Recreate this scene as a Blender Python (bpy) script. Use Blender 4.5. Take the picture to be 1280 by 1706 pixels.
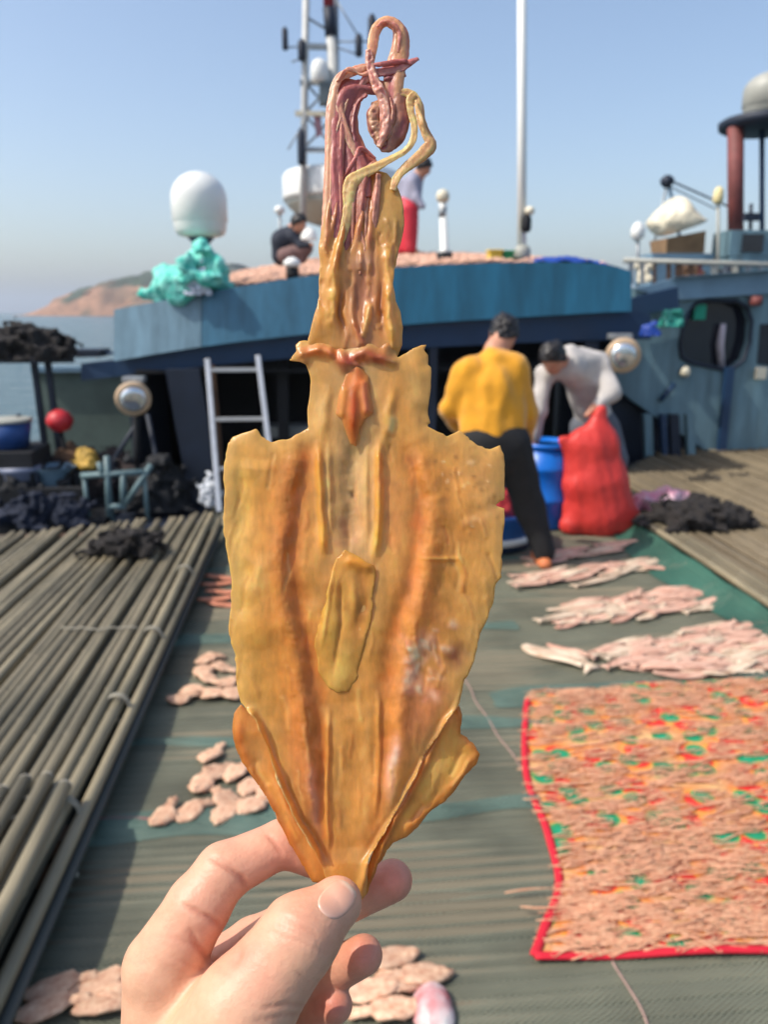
import bpy, math, random
import numpy as np
from mathutils import Vector, Matrix

for o in list(bpy.data.objects):
    bpy.data.objects.remove(o, do_unlink=True)
scene = bpy.context.scene
COL = scene.collection
R = math.radians
random.seed(7)
rng = np.random.default_rng(7)

# ------------------------------------------------------------------ camera
FPX = 1290.0                       # focal length in photo pixels (1280 x 1706)
CAM_LOC = Vector((0.0, 0.0, 1.62))
PITCH, YAW = 14.5, 4.8
cam_d = bpy.data.cameras.new('camera')
cam = bpy.data.objects.new('camera', cam_d)
COL.objects.link(cam)
cam.location = CAM_LOC
cam.rotation_euler = (R(90 - PITCH), 0, R(-YAW))
cam_d.sensor_fit = 'HORIZONTAL'
cam_d.sensor_width = 36
cam_d.lens = 36 * FPX / 1280
cam_d.clip_start = 0.02
cam_d.clip_end = 20000
HOLD = 0.27                        # metres from lens to the squid in the hand
cam_d.dof.use_dof = True
cam_d.dof.focus_distance = HOLD
cam_d.dof.aperture_fstop = 20
scene.camera = cam

# ------------------------------------------------------------------ world + sun
SUN_EL, SUN_AZ = 50.0, -102.0      # azimuth from +Y, negative = left
world = bpy.data.worlds.new('World')
scene.world = world
world.use_nodes = True
wn = world.node_tree
wn.nodes.clear()
sky = wn.nodes.new('ShaderNodeTexSky')
sky.sky_type = 'NISHITA'
sky.sun_disc = False
sky.sun_elevation = R(SUN_EL)
sky.sun_rotation = R(SUN_AZ)
sky.altitude = 0
sky.air_density = 1.0
sky.dust_density = 2.4
sky.ozone_density = 1.0
bg = wn.nodes.new('ShaderNodeBackground')
bg.inputs['Strength'].default_value = 0.15
wo = wn.nodes.new('ShaderNodeOutputWorld')
wn.links.new(sky.outputs[0], bg.inputs[0])
wn.links.new(bg.outputs[0], wo.inputs[0])
sd = bpy.data.lights.new('sun', 'SUN')
sd.energy = 3.1
sd.angle = R(0.6)
sd.color = (1.0, 0.94, 0.85)
sun = bpy.data.objects.new('sun', sd)
COL.objects.link(sun)
sv = Vector((math.sin(R(SUN_AZ)) * math.cos(R(SUN_EL)), math.cos(R(SUN_AZ)) * math.cos(R(SUN_EL)), math.sin(R(SUN_EL))))
sun.rotation_euler = sv.to_track_quat('Z', 'Y').to_euler()
sun.location = sv * 30
scene.view_settings.view_transform = 'Standard'
scene.view_settings.look = 'None'
scene.view_settings.exposure = 0.45
scene.view_settings.gamma = 1.0
scene.render.engine = 'CYCLES'

# ------------------------------------------------------------------ pixel -> place
p_, y_ = R(PITCH), R(YAW)
FWD = Vector((math.sin(y_) * math.cos(p_), math.cos(y_) * math.cos(p_), -math.sin(p_)))
RGT = Vector((math.cos(y_), -math.sin(y_), 0))
UPV = RGT.cross(FWD)
def ray(px, py):
    return FWD + RGT * ((px - 640) / FPX) + UPV * ((853 - py) / FPX)
def PZ(px, py, z=0.0):             # where the pixel's ray meets the level z
    r = ray(px, py)
    return CAM_LOC + r * ((z - CAM_LOC.z) / r.z)
def PY(px, py, Y):                 # where it meets the upright plane at Y
    r = ray(px, py)
    return CAM_LOC + r * (Y / r.y)
def PX(px, py, X):
    r = ray(px, py)
    return CAM_LOC + r * (X / r.x)
CAMM = np.array([[RGT.x, UPV.x, -FWD.x], [RGT.y, UPV.y, -FWD.y], [RGT.z, UPV.z, -FWD.z]])
def cam_mm(px, py, off):           # camera space in mm (x right, y up, z to the viewer), off mm nearer than the squid
    d = HOLD * 1000 - np.asarray(off, float)
    return np.stack([(np.asarray(px, float) - 640) * d / FPX, (853 - np.asarray(py, float)) * d / FPX, -d], -1)
def mm_world(v):
    return (v * 0.001) @ CAMM.T + np.array(CAM_LOC)

# ------------------------------------------------------------------ colour + materials
def lin(c):
    c = np.asarray(c, float) / 255.0
    return np.where(c <= 0.04045, c / 12.92, ((c + 0.055) / 1.055) ** 2.4)
def L(r, g, b, k=1.0):
    v = lin((r, g, b)) * k
    return (float(v[0]), float(v[1]), float(v[2]), 1.0)
MATS = {}
def mat(name, col, rough=0.6, var=0.15, scale=8.0, col2=None, bump=0.0, bscale=40.0, metal=0.0, spec=0.5,
        attr=None, coat=0.0, sssr=(1.0, 0.35, 0.2), ssss=0.004, stretch=(1, 1, 1), obj_var=0.0, sss=0.0, trans=0.0, sheen=0.0):
    if name in MATS: return MATS[name]
    m = bpy.data.materials.new(name)
    m.use_nodes = True
    nt = m.node_tree
    N, K = nt.nodes, nt.links
    b = N['Principled BSDF']
    tc = N.new('ShaderNodeTexCoord')
    mp = N.new('ShaderNodeMapping')
    mp.inputs['Scale'].default_value = stretch
    K.new(tc.outputs['Object'], mp.inputs['Vector'])
    nz = N.new('ShaderNodeTexNoise')
    nz.inputs['Scale'].default_value = scale
    nz.inputs['Detail'].default_value = 6
    nz.inputs['Roughness'].default_value = 0.6
    K.new(mp.outputs[0], nz.inputs['Vector'])
    rp = N.new('ShaderNodeValToRGB')
    rp.color_ramp.elements[0].position = 0.32
    rp.color_ramp.elements[1].position = 0.68
    if attr:
        at = N.new('ShaderNodeAttribute'); at.attribute_name = attr
        lo = 1 - var
        rp.color_ramp.elements[0].color = (lo, lo, lo, 1)
        rp.color_ramp.elements[1].color = (1 + var * 0.4, 1 + var * 0.4, 1 + var * 0.4, 1)
        mx = N.new('ShaderNodeMix'); mx.data_type = 'RGBA'; mx.blend_type = 'MULTIPLY'
        mx.inputs['Factor'].default_value = 1.0
        K.new(at.outputs['Color'], mx.inputs[6]); K.new(rp.outputs[0], mx.inputs[7])
        csock = mx.outputs[2]
    else:
        c2 = col2 if col2 else tuple(max(0, c * (1 - var)) for c in col[:3]) + (1,)
        rp.color_ramp.elements[0].color = c2
        rp.color_ramp.elements[1].color = tuple(c * (1 + (0 if col2 else var * 0.5)) for c in col[:3]) + (1,)
        csock = rp.outputs[0]
    K.new(nz.outputs[0], rp.inputs[0])
    if obj_var:
        oi = N.new('ShaderNodeObjectInfo')
        mr = N.new('ShaderNodeMapRange')
        mr.inputs[3].default_value = 1 - obj_var; mr.inputs[4].default_value = 1 + obj_var
        K.new(oi.outputs['Random'], mr.inputs[0])
        m2 = N.new('ShaderNodeMix'); m2.data_type = 'RGBA'; m2.blend_type = 'MULTIPLY'; m2.inputs['Factor'].default_value = 1.0
        K.new(csock, m2.inputs[6]); K.new(mr.outputs[0], m2.inputs[7])
        csock = m2.outputs[2]
    K.new(csock, b.inputs['Base Color'])
    b.inputs['Roughness'].default_value = rough
    b.inputs['Metallic'].default_value = metal
    b.inputs['Specular IOR Level'].default_value = spec
    if coat: b.inputs['Coat Weight'].default_value = coat; b.inputs['Coat Roughness'].default_value = 0.25
    if sss:
        b.inputs['Subsurface Weight'].default_value = sss
        b.inputs['Subsurface Radius'].default_value = sssr
        b.inputs['Subsurface Scale'].default_value = ssss
    if sheen: b.inputs['Sheen Weight'].default_value = sheen
    if bump:
        bz = N.new('ShaderNodeTexNoise'); bz.inputs['Scale'].default_value = bscale; bz.inputs['Detail'].default_value = 5
        K.new(mp.outputs[0], bz.inputs['Vector'])
        bp = N.new('ShaderNodeBump'); bp.inputs['Strength'].default_value = bump; bp.inputs['Distance'].default_value = 0.3 / bscale
        K.new(bz.outputs[0], bp.inputs['Height']); K.new(bp.outputs[0], b.inputs['Normal'])
    if trans:
        tr = N.new('ShaderNodeBsdfTranslucent'); K.new(csock, tr.inputs[0])
        ms = N.new('ShaderNodeMixShader'); ms.inputs[0].default_value = trans
        K.new(b.outputs[0], ms.inputs[1]); K.new(tr.outputs[0], ms.inputs[2])
        K.new(ms.outputs[0], N['Material Output'].inputs[0])
    MATS[name] = m
    return m

# ------------------------------------------------------------------ mesh tools
class MB:
    def __init__(s): s.v = []; s.f = []
    def add(s, v, f):
        n = len(s.v); s.v += [tuple(x) for x in v]; s.f += [tuple(i + n for i in q) for q in f]; return s
    def hexa(s, b, t):             # 4 bottom, 4 top corners (counter-clockwise from above)
        return s.add(list(b) + list(t), [(3, 2, 1, 0), (4, 5, 6, 7), (0, 1, 5, 4), (1, 2, 6, 5), (2, 3, 7, 6), (3, 0, 4, 7)])
    def box(s, c, d, rz=0.0, rx=0.0):
        M = Matrix.Rotation(rz, 3, 'Z') @ Matrix.Rotation(rx, 3, 'X')
        c = Vector(c); h = [x / 2 for x in d]
        q = [(-1, -1), (1, -1), (1, 1), (-1, 1)]
        vs = [c + M @ Vector((a * h[0], b * h[1], z * h[2])) for z in (-1, 1) for a, b in q]
        return s.hexa(vs[:4], vs[4:])
    def tube(s, pts, rad, n=8, cap=True, flat=1.0, up=None, twist=None):
        pts = [Vector(p) for p in pts]
        if not hasattr(rad, '__len__'): rad = [rad] * len(pts)
        base = len(s.v); m = len(pts)
        ref = None
        for i, p in enumerate(pts):
            t = (pts[min(i + 1, m - 1)] - pts[max(i - 1, 0)])
            t = t.normalized() if t.length > 1e-9 else Vector((0, 0, 1))
            if ref is None:
                ref = Vector(up) if up is not None else (Vector((0, 0, 1)) if abs(t.z) < 0.9 else Vector((1, 0, 0)))
            a = ref - t * ref.dot(t)
            if a.length < 1e-6: a = t.orthogonal()
            a.normalize(); b = t.cross(a)
            if up is None: ref = a
            tw = twist[i] if twist is not None else 0.0
            for k in range(n):
                an = 2 * math.pi * k / n
                ca, sa = math.cos(an) * flat, math.sin(an)
                x = ca * math.cos(tw) - sa * math.sin(tw); y = ca * math.sin(tw) + sa * math.cos(tw)
                q = p + (a * x + b * y) * rad[i]
                s.v.append(tuple(q))
        for i in range(m - 1):
            for k in range(n):
                k2 = (k + 1) % n
                s.f.append((base + i * n + k, base + i * n + k2, base + (i + 1) * n + k2, base + (i + 1) * n + k))
        if cap:
            s.f.append(tuple(base + k for k in reversed(range(n))))
            s.f.append(tuple(base + (m - 1) * n + k for k in range(n)))
        return s
    def lathe(s, c, prof, n=24):   # (radius, height) from bottom to top
        base = len(s.v); c = Vector(c)
        for r, z in prof:
            for k in range(n):
                a = 2 * math.pi * k / n
                s.v.append((c.x + r * math.cos(a), c.y + r * math.sin(a), c.z + z))
        for i in range(len(prof) - 1):
            for k in range(n):
                k2 = (k + 1) % n
                s.f.append((base + i * n + k, base + i * n + k2, base + (i + 1) * n + k2, base + (i + 1) * n + k))
        s.f.append(tuple(base + k for k in reversed(range(n))))
        s.f.append(tuple(base + (len(prof) - 1) * n + k for k in range(n)))
        return s
    def build(s, name, m, parent=None, smooth=False, origin=None, bevel=0.0):
        return make(name, s.v, s.f, m, parent, smooth, origin, bevel=bevel)

def make(name, v, f, m, parent=None, smooth=False, origin=None, cols=None, bevel=0.0):
    me = bpy.data.meshes.new(name)
    v = np.asarray(v, float)
    if origin is None:
        origin = np.array([(v[:, 0].min() + v[:, 0].max()) / 2, (v[:, 1].min() + v[:, 1].max()) / 2, v[:, 2].min()]) if parent is None else np.zeros(3)
    origin = np.asarray(origin, float)
    me.from_pydata((v - origin).tolist(), [], [tuple(int(i) for i in q) for q in f])
    if m: me.materials.append(m)
    if smooth: me.polygons.foreach_set('use_smooth', np.ones(len(me.polygons), bool))
    if cols is not None:
        a = me.color_attributes.new('Col', 'FLOAT_COLOR', 'POINT')
        c4 = np.ones((len(v), 4)); c4[:, :3] = cols
        a.data.foreach_set('color', c4.ravel())
    me.update()
    o = bpy.data.objects.new(name, me)
    COL.objects.link(o)
    if parent is not None:
        o.parent = parent
        pl = world_loc(parent)
        o.location = Vector(origin) - pl
    else:
        o.location = Vector(origin)
    if bevel:
        bv = o.modifiers.new('bevel', 'BEVEL'); bv.width = bevel; bv.segments = 2; bv.limit_method = 'ANGLE'
    return o
def world_loc(o):
    l = Vector((0, 0, 0))
    while o is not None:
        l = l + o.location; o = o.parent
    return l
def tag(o, label=None, cat=None, group=None, kind=None):
    if label: o['label'] = label
    if cat: o['category'] = cat
    if group: o['group'] = group
    if kind: o['kind'] = kind
    return o
def empty(name, loc, label=None, cat=None, group=None):
    o = bpy.data.objects.new(name, None)
    o.empty_display_size = 0.05
    COL.objects.link(o); o.location = loc
    return tag(o, label, cat, group)
def spline(pts, n=8):              # Catmull-Rom through rows of numbers
    P = np.asarray(pts, float)
    P = np.vstack([2 * P[0] - P[1], P, 2 * P[-1] - P[-2]])
    out = []
    for i in range(1, len(P) - 2):
        for t in np.linspace(0, 1, n, endpoint=False):
            a, b, c, d = P[i - 1], P[i], P[i + 1], P[i + 2]
            out.append(0.5 * (2 * b + (c - a) * t + (2 * a - 5 * b + 4 * c - d) * t * t + (3 * b - a - 3 * c + d) * t ** 3))
    out.append(P[-2])
    return np.array(out)
def vnoise(p, seed=0):             # value noise, p (n,3)
    p = np.asarray(p, float); i = np.floor(p).astype(np.int64); f = p - i; f = f * f * (3 - 2 * f)
    def h(x, y, z):
        n = (x * 374761393 + y * 668265263 + z * 2147483647 + seed * 144665) & 0xffffffff
        n = ((n ^ (n >> 13)) * 1274126177) & 0xffffffff
        return ((n ^ (n >> 16)) & 0xffff) / 65535.0
    r = 0
    for dx in (0, 1):
        for dy in (0, 1):
            for dz in (0, 1):
                w = (f[:, 0] if dx else 1 - f[:, 0]) * (f[:, 1] if dy else 1 - f[:, 1]) * (f[:, 2] if dz else 1 - f[:, 2])
                r = r + w * h(i[:, 0] + dx, i[:, 1] + dy, i[:, 2] + dz)
    return r * 2 - 1
def fbm(p, seed=0, oct=3):
    r = 0; a = 1.0
    for k in range(oct): r = r + a * vnoise(np.asarray(p) * 2 ** k, seed + k); a *= 0.5
    return r

# signed-distance bodies: round cones blended, meshed by surface nets
def cone(p, a, b, ra, rb):
    a = np.asarray(a, np.float32); b = np.asarray(b, np.float32)
    ab = b - a; t = np.clip(((p - a) @ ab) / max(float(ab @ ab), 1e-9), 0, 1)
    return np.linalg.norm(p - a - t[:, None] * ab, axis=1) - (ra + (rb - ra) * t)
def ell(p, c, r):
    q = (p - np.asarray(c, np.float32)) / np.asarray(r, np.float32)
    k = np.linalg.norm(q, axis=1)
    return (k - 1) * min(r)
def smin(a, b, k):
    h = np.clip(0.5 + 0.5 * (b - a) / k, 0, 1)
    return b + (a - b) * h - k * h * (1 - h)
def chain(p, pts, rad, k):
    d = None
    for i in range(len(pts) - 1):
        c = cone(p, pts[i], pts[i + 1], rad[i], rad[i + 1])
        d = c if d is None else smin(d, c, k)
    return d
def nets(fn, lo, hi, h):
    lo = np.asarray(lo, float); n = np.ceil((np.asarray(hi) - lo) / h).astype(int) + 1
    ax = [lo[i] + h * np.arange(n[i]) for i in range(3)]
    F = np.empty(n, np.float32)
    yy, zz = np.meshgrid(ax[1], ax[2], indexing='ij')
    for i0 in range(0, n[0], 16):
        xs = ax[0][i0:i0 + 16]
        P = np.stack([np.repeat(xs, yy.size), np.tile(yy.ravel(), len(xs)), np.tile(zz.ravel(), len(xs))], -1).astype(np.float32)
        F[i0:i0 + 16] = fn(P).reshape(len(xs), n[1], n[2])
    S = F < 0
    nc = n - 1
    acc = np.zeros((*nc, 3)); cnt = np.zeros(nc)
    for axis in range(3):
        o1, o2 = [a for a in range(3) if a != axis]
        for i in (0, 1):
            for j in (0, 1):
                sl = [slice(0, nc[k]) for k in range(3)]
                sl[o1] = slice(i, i + nc[o1]); sl[o2] = slice(j, j + nc[o2])
                s2 = list(sl); s2[axis] = slice(1, 1 + nc[axis])
                A, B = F[tuple(sl)], F[tuple(s2)]
                m = (A < 0) != (B < 0)
                t = np.where(m, A / np.where(A == B, 1, A - B), 0)
                acc[..., axis] += np.where(m, t, 0); acc[..., o1] += m * i; acc[..., o2] += m * j
                cnt += m
    act = cnt > 0
    idx = -np.ones(nc, int); idx[act] = np.arange(act.sum())
    cells = np.argwhere(act)
    V = lo + h * (cells + acc[act] / cnt[act][:, None])
    faces = []
    for axis in range(3):
        o1, o2 = [(1, 2), (2, 0), (0, 1)][axis]
        sl = [slice(1, nc[k]) for k in range(3)]; sl[axis] = slice(0, nc[axis])
        s2 = list(sl); s2[axis] = slice(1, 1 + nc[axis])
        A, B = S[tuple(sl)], S[tuple(s2)]
        E = np.argwhere(A != B)
        if not len(E): continue
        off = np.array([sl[k].start for k in range(3)])
        E = E + off
        ins = S[E[:, 0], E[:, 1], E[:, 2]]
        def cid(d1, d2):
            q = E.copy(); q[:, o1] += d1; q[:, o2] += d2
            return idx[q[:, 0], q[:, 1], q[:, 2]]
        q = np.stack([cid(-1, -1), cid(0, -1), cid(0, 0), cid(-1, 0)], 1)
        q[~ins] = q[~ins][:, ::-1]
        faces.append(q)
    return V, np.vstack(faces)
def relax(V, F, it=2, lam=0.5):
    E = np.vstack([F[:, [0, 1]], F[:, [1, 2]], F[:, [2, 3]], F[:, [3, 0]]])
    for _ in range(it):
        s = np.zeros_like(V); c = np.zeros(len(V))
        for a, b in ((0, 1), (1, 0)):
            for k in range(3): s[:, k] += np.bincount(E[:, a], V[E[:, b], k], len(V))
            c += np.bincount(E[:, a], minlength=len(V))
        V = V + lam * (s / np.maximum(c, 1)[:, None] - V)
    return V
def normals(V, F):
    n = np.cross(V[F[:, 2]] - V[F[:, 0]], V[F[:, 3]] - V[F[:, 1]])
    s = np.zeros_like(V)
    for k in range(4):
        for j in range(3): s[:, j] += np.bincount(F[:, k], n[:, j], len(V))
    return s / np.maximum(np.linalg.norm(s, axis=1), 1e-9)[:, None]
def seg_dist(x, y, poly, closed=False):
    P = np.asarray(poly, float)
    Q = np.vstack([P, P[:1]]) if closed else P
    best = np.full(np.shape(x), 1e9); tt = np.zeros(np.shape(x)); cx = np.zeros(np.shape(x)); cy = np.zeros(np.shape(x))
    ns = len(Q) - 1
    for i in range(ns):
        a, b = Q[i], Q[i + 1]; ab = b - a
        t = np.clip(((x - a[0]) * ab[0] + (y - a[1]) * ab[1]) / max(ab @ ab, 1e-9), 0, 1)
        qx, qy = a[0] + t * ab[0], a[1] + t * ab[1]
        d = np.hypot(x - qx, y - qy); m = d < best
        best = np.where(m, d, best); tt = np.where(m, (i + t) / ns, tt); cx = np.where(m, qx, cx); cy = np.where(m, qy, cy)
    return best, tt, cx, cy
def inside(x, y, poly):
    P = np.asarray(poly, float); r = np.zeros(np.shape(x), bool)
    j = len(P) - 1
    for i in range(len(P)):
        c = ((P[i, 1] > y) != (P[j, 1] > y)) & (x < (P[j, 0] - P[i, 0]) * (y - P[i, 1]) / ((P[j, 1] - P[i, 1]) or 1e-9) + P[i, 0])
        r ^= c; j = i
    return r
# ================================================================== materials
M_blue = mat('blue_hull_paint', L(32, 98, 126), 0.45, 0.34, 5.0, stretch=(1.4, 1.4, .22), bump=0.15, bscale=25)
M_bluegrey = mat('weathered_blue_paint', L(108, 138, 154), 0.45, 0.42, 5.0, stretch=(1.2, 1.2, .3), bump=0.15, bscale=25)
M_navy = mat('navy_paint', L(26, 56, 88), 0.5, 0.2, 3.0, bump=0.1)
M_navydk = mat('dark_navy_paint', L(22, 34, 52), 0.6, 0.3, 4.0)
M_slate = mat('slate_blue_paint', L(108, 138, 148), 0.55, 0.4, 4.0, stretch=(1.4, 1.4, .2), bump=0.15, bscale=18)
M_slatelt = mat('pale_slate_paint', L(110, 140, 160), 0.5, 0.2, 3.0)
M_black = mat('tarred_black', L(22, 24, 28), 0.8, 0.3, 10, bump=0.3)
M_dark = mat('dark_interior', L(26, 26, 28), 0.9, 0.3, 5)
M_net_dk = mat('dark_fishing_net', L(40, 36, 34), 0.95, 0.5, 60, bump=1.0, bscale=120)
M_white = mat('white_gelcoat', L(232, 232, 226), 0.35, 0.06, 3.0, coat=0.2)
M_cream = mat('cream_paint', L(226, 216, 190), 0.45, 0.15, 5)
M_greyw = mat('grey_fibreglass', L(165, 165, 155), 0.5, 0.15, 5)
M_alu = mat('aluminium', L(205, 205, 205), 0.38, 0.12, 12, metal=0.55, bump=0.05)
M_steel = mat('galvanised_steel', L(150, 155, 158), 0.45, 0.25, 10, metal=0.4)
M_rust = mat('rusty_red_paint', L(120, 62, 58), 0.65, 0.35, 5, bump=0.2)
M_wood = mat('brown_wood', L(92, 66, 46), 0.75, 0.35, 6, stretch=(1, 1, 6), bump=0.3)
M_teal = mat('pale_teal_paint', L(104, 128, 130), 0.5, 0.2, 6)
M_red = mat('red_plastic', L(200, 40, 48), 0.5, 0.15, 5)
M_blueplas = mat('blue_plastic', L(10, 108, 205), 0.35, 0.15, 4)
M_bluetarp = mat('blue_tarpaulin', L(20, 62, 150), 0.5, 0.2, 6, bump=0.3)
M_greenbox = mat('green_plastic', L(40, 140, 80), 0.5, 0.15, 5)
M_yellow = mat('yellow_plastic', L(225, 190, 70), 0.5, 0.15, 5)
M_bamboo = mat('weathered_bamboo', L(146, 134, 108), 0.6, 0.3, 9, col2=L(92, 87, 70), bump=0.4, bscale=40, stretch=(1, 0.10, 1), obj_var=0.30)
M_bamnode = mat('bamboo_node', L(120, 112, 92), 0.7, 0.3, 20)
M_slat = mat('bamboo_slat', L(140, 128, 104), 0.75, 0.35, 5, col2=L(96, 90, 72), bump=0.3, bscale=30, stretch=(0.15, 1, 1), obj_var=0.13)
M_rope = mat('pink_twine', L(170, 140, 128), 0.9, 0.2, 60)
M_ropew = mat('pale_rope', L(158, 152, 136), 0.9, 0.2, 60, bump=0.4, bscale=200)
M_glass = mat('lamp_glass', L(225, 230, 232), 0.16, 0.05, 3, spec=0.8, metal=0.8)
M_pane = mat('dark_window_glass', L(24, 26, 38), 0.12, 0.2, 3, spec=0.6)
M_brass = mat('tan_lamp_rim', L(200, 172, 140), 0.5, 0.2, 10)

# ================================================================== sea + island
def sea_mat():
    m = bpy.data.materials.new('sea_water'); m.use_nodes = True
    nt = m.node_tree; b = nt.nodes['Principled BSDF']
    b.inputs['Base Color'].default_value = L(62, 88, 92)
    b.inputs['Roughness'].default_value = 0.22
    b.inputs['IOR'].default_value = 1.33
    tc = nt.nodes.new('ShaderNodeTexCoord')
    w = nt.nodes.new('ShaderNodeTexNoise'); w.inputs['Scale'].default_value = 0.9; w.inputs['Detail'].default_value = 8
    w2 = nt.nodes.new('ShaderNodeTexNoise'); w2.inputs['Scale'].default_value = 0.12; w2.inputs['Detail'].default_value = 4
    ad = nt.nodes.new('ShaderNodeMath'); ad.operation = 'ADD'
    bp = nt.nodes.new('ShaderNodeBump'); bp.inputs['Strength'].default_value = 0.9; bp.inputs['Distance'].default_value = 0.35
    nt.links.new(tc.outputs['Object'], w.inputs[0]); nt.links.new(tc.outputs['Object'], w2.inputs[0])
    nt.links.new(w.outputs[0], ad.inputs[0]); nt.links.new(w2.outputs[0], ad.inputs[1])
    nt.links.new(ad.outputs[0], bp.inputs['Height']); nt.links.new(bp.outputs[0], b.inputs['Normal'])
    return m
SEA_Z = -1.25
mb = MB()
mb.add([(-3900, -400, SEA_Z), (3900, -400, SEA_Z), (3900, 5000, SEA_Z), (-3900, 5000, SEA_Z)], [(0, 1, 2, 3)])
tag(mb.build('sea', sea_mat()), kind='structure')

# island: a rounded rocky headland with scrub on top
ID = 620.0
prof = [(20, 530), (45, 524), (70, 512), (95, 492), (120, 478), (150, 468), (190, 460), (230, 452), (280, 446), (330, 442), (400, 440), (470, 446), (540, 462), (600, 490), (650, 525)]
xs = np.linspace(prof[0][0], prof[-1][0], 110)
tops = np.interp(xs, [a for a, _ in prof], [b for _, b in prof])
iv, if_ = [], []
NR = 36
for i, (x, ty) in enumerate(zip(xs, tops)):
    base = PY(x, 527, ID); top = PY(x, ty, ID)
    hgt = max(top.z - SEA_Z, 0.5)
    for j in range(NR):
        t = j / (NR - 1)
        yy = ID - 55 + 150 * t
        prf = math.sin(min(t / 0.62, 1.0) * math.pi / 2) ** 0.8 if t < 0.62 else math.cos((t - 0.62) / 0.38 * math.pi / 2) ** 0.8
        iv.append((base.x * (yy / ID) ** 0.3, yy, SEA_Z - 2 + (hgt + 2) * prf))
iv = np.array(iv)
nz = fbm(iv / 22.0, 3, 4)
amp = np.clip((iv[:, 2] - SEA_Z) / 12, 0, 1)
iv[:, 2] += nz * 3.5 * amp; iv[:, 1] += fbm(iv / 14.0, 9, 3) * 7 * amp
for i in range(len(xs) - 1):
    for j in range(NR - 1):
        a = i * NR + j; if_.append((a, a + NR, a + NR + 1, a + 1))
hz = (iv[:, 2] - SEA_Z) / 45
veg = np.clip((hz - 0.12 + 0.45 * fbm(iv / 16.0, 21, 3)) * 3.0, 0, 1)[:, None]
rock = lin((164, 122, 92)) * (1 + 0.25 * fbm(iv / 6.0, 31, 3)[:, None])
grn = lin((58, 70, 46)) * (1 + 0.4 * fbm(iv / 5.0, 41, 3)[:, None])
icol = np.clip(rock * (1 - veg) + grn * veg, 0.01, 0.8)
M_isl = mat('headland_rock_and_scrub', L(150, 130, 110), 0.95, 0.25, 0.3, attr='Col', bump=0.8, bscale=0.6)
isl = make('island', iv, if_, M_isl, None, True, cols=icol)
tag(isl, kind='structure')

# ================================================================== deck: bamboo slats under green netting
XL, XR, Y0, Y1 = -0.80, 2.36, 0.55, 6.75
mb = MB(); mb.box(((XL + XR) / 2, (Y0 + Y1) / 2, -0.07), (XR - XL + 0.3, Y1 - Y0, 0.06))
deck = mb.build('deck', mat('deck_boards', L(60, 62, 54), 0.9, 0.3, 6))
tag(deck, kind='structure')
slat_me = []
for k in range(5):
    q = MB(); n = 14; pts = []; rad = []
    ln = XR - XL + 0.02
    for i in range(n):
        t = i / (n - 1)
        pts.append((-ln / 2 + ln * t, random.uniform(-.002, .002), random.uniform(-.0015, .0015))); rad.append(0.0215 * random.uniform(.94, 1.05))
    q.tube(pts, rad, 8, flat=0.62)
    o = q.build('slat_source', M_slat, None, True); slat_me.append(o.data); bpy.data.objects.remove(o)
yy = Y0 + 0.03; k = 0
while yy < Y1 - 0.03:
    o = bpy.data.objects.new('slat', slat_me[random.randrange(5)])
    COL.objects.link(o); o.parent = deck
    o.location = Vector(((XL + XR) / 2, yy, -0.032)) - deck.location
    o.location.z += 0.0133 + random.uniform(-.004, .002)
    o.rotation_euler = (0, 0, random.uniform(-.004, .004))
    yy += 0.0445 + random.uniform(-.002, .004); k += 1

def net_mat(name, c, cover, cell=0.0115):
    m = bpy.data.materials.new(name); m.use_nodes = True
    nt = m.node_tree; N, K = nt.nodes, nt.links; b = N['Principled BSDF']
    tc = N.new('ShaderNodeTexCoord')
    nz = N.new('ShaderNodeTexNoise'); nz.inputs['Scale'].default_value = 3.0; nz.inputs['Detail'].default_value = 6
    rp = N.new('ShaderNodeValToRGB'); rp.color_ramp.elements[0].color = tuple(x * 0.62 for x in c[:3]) + (1,); rp.color_ramp.elements[1].color = tuple(x * 1.25 for x in c[:3]) + (1,)
    rp.color_ramp.elements[0].position = .3; rp.color_ramp.elements[1].position = .7
    K.new(tc.outputs['Object'], nz.inputs[0]); K.new(nz.outputs[0], rp.inputs[0]); K.new(rp.outputs[0], b.inputs['Base Color'])
    b.inputs['Roughness'].default_value = 0.6
    # diamond mesh: two sets of diagonal threads
    wp = N.new('ShaderNodeTexNoise'); wp.inputs['Scale'].default_value = 6
    K.new(tc.outputs['Object'], wp.inputs[0])
    va = N.new('ShaderNodeVectorMath'); va.operation = 'SCALE'; va.inputs['Scale'].default_value = 0.02
    K.new(wp.outputs[1], va.inputs[0])
    vb = N.new('ShaderNodeVectorMath'); vb.operation = 'ADD'
    K.new(tc.outputs['Object'], vb.inputs[0]); K.new(va.outputs[0], vb.inputs[1])
    sp = N.new('ShaderNodeSeparateXYZ'); K.new(vb.outputs[0], sp.inputs[0])
    outs = []
    for sgn in (1, -1):
        a = N.new('ShaderNodeMath'); a.operation = 'MULTIPLY_ADD'; a.inputs[1].default_value = sgn * 0.6
        K.new(sp.outputs[0], a.inputs[0]); K.new(sp.outputs[1], a.inputs[2])
        s = N.new('ShaderNodeMath'); s.operation = 'DIVIDE'; s.inputs[1].default_value = cell; K.new(a.outputs[0], s.inputs[0])
        f = N.new('ShaderNodeMath'); f.operation = 'FRACT'; K.new(s.outputs[0], f.inputs[0])
        l = N.new('ShaderNodeMath'); l.operation = 'LESS_THAN'; l.inputs[1].default_value = cover; K.new(f.outputs[0], l.inputs[0])
        outs.append(l.outputs[0])
    mx = N.new('ShaderNodeMath'); mx.operation = 'MAXIMUM'; K.new(outs[0], mx.inputs[0]); K.new(outs[1], mx.inputs[1])
    K.new(mx.outputs[0], b.inputs['Alpha'])
    return m
M_deck_net = net_mat('green_deck_netting', L(114, 117, 99), 0.36)
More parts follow.
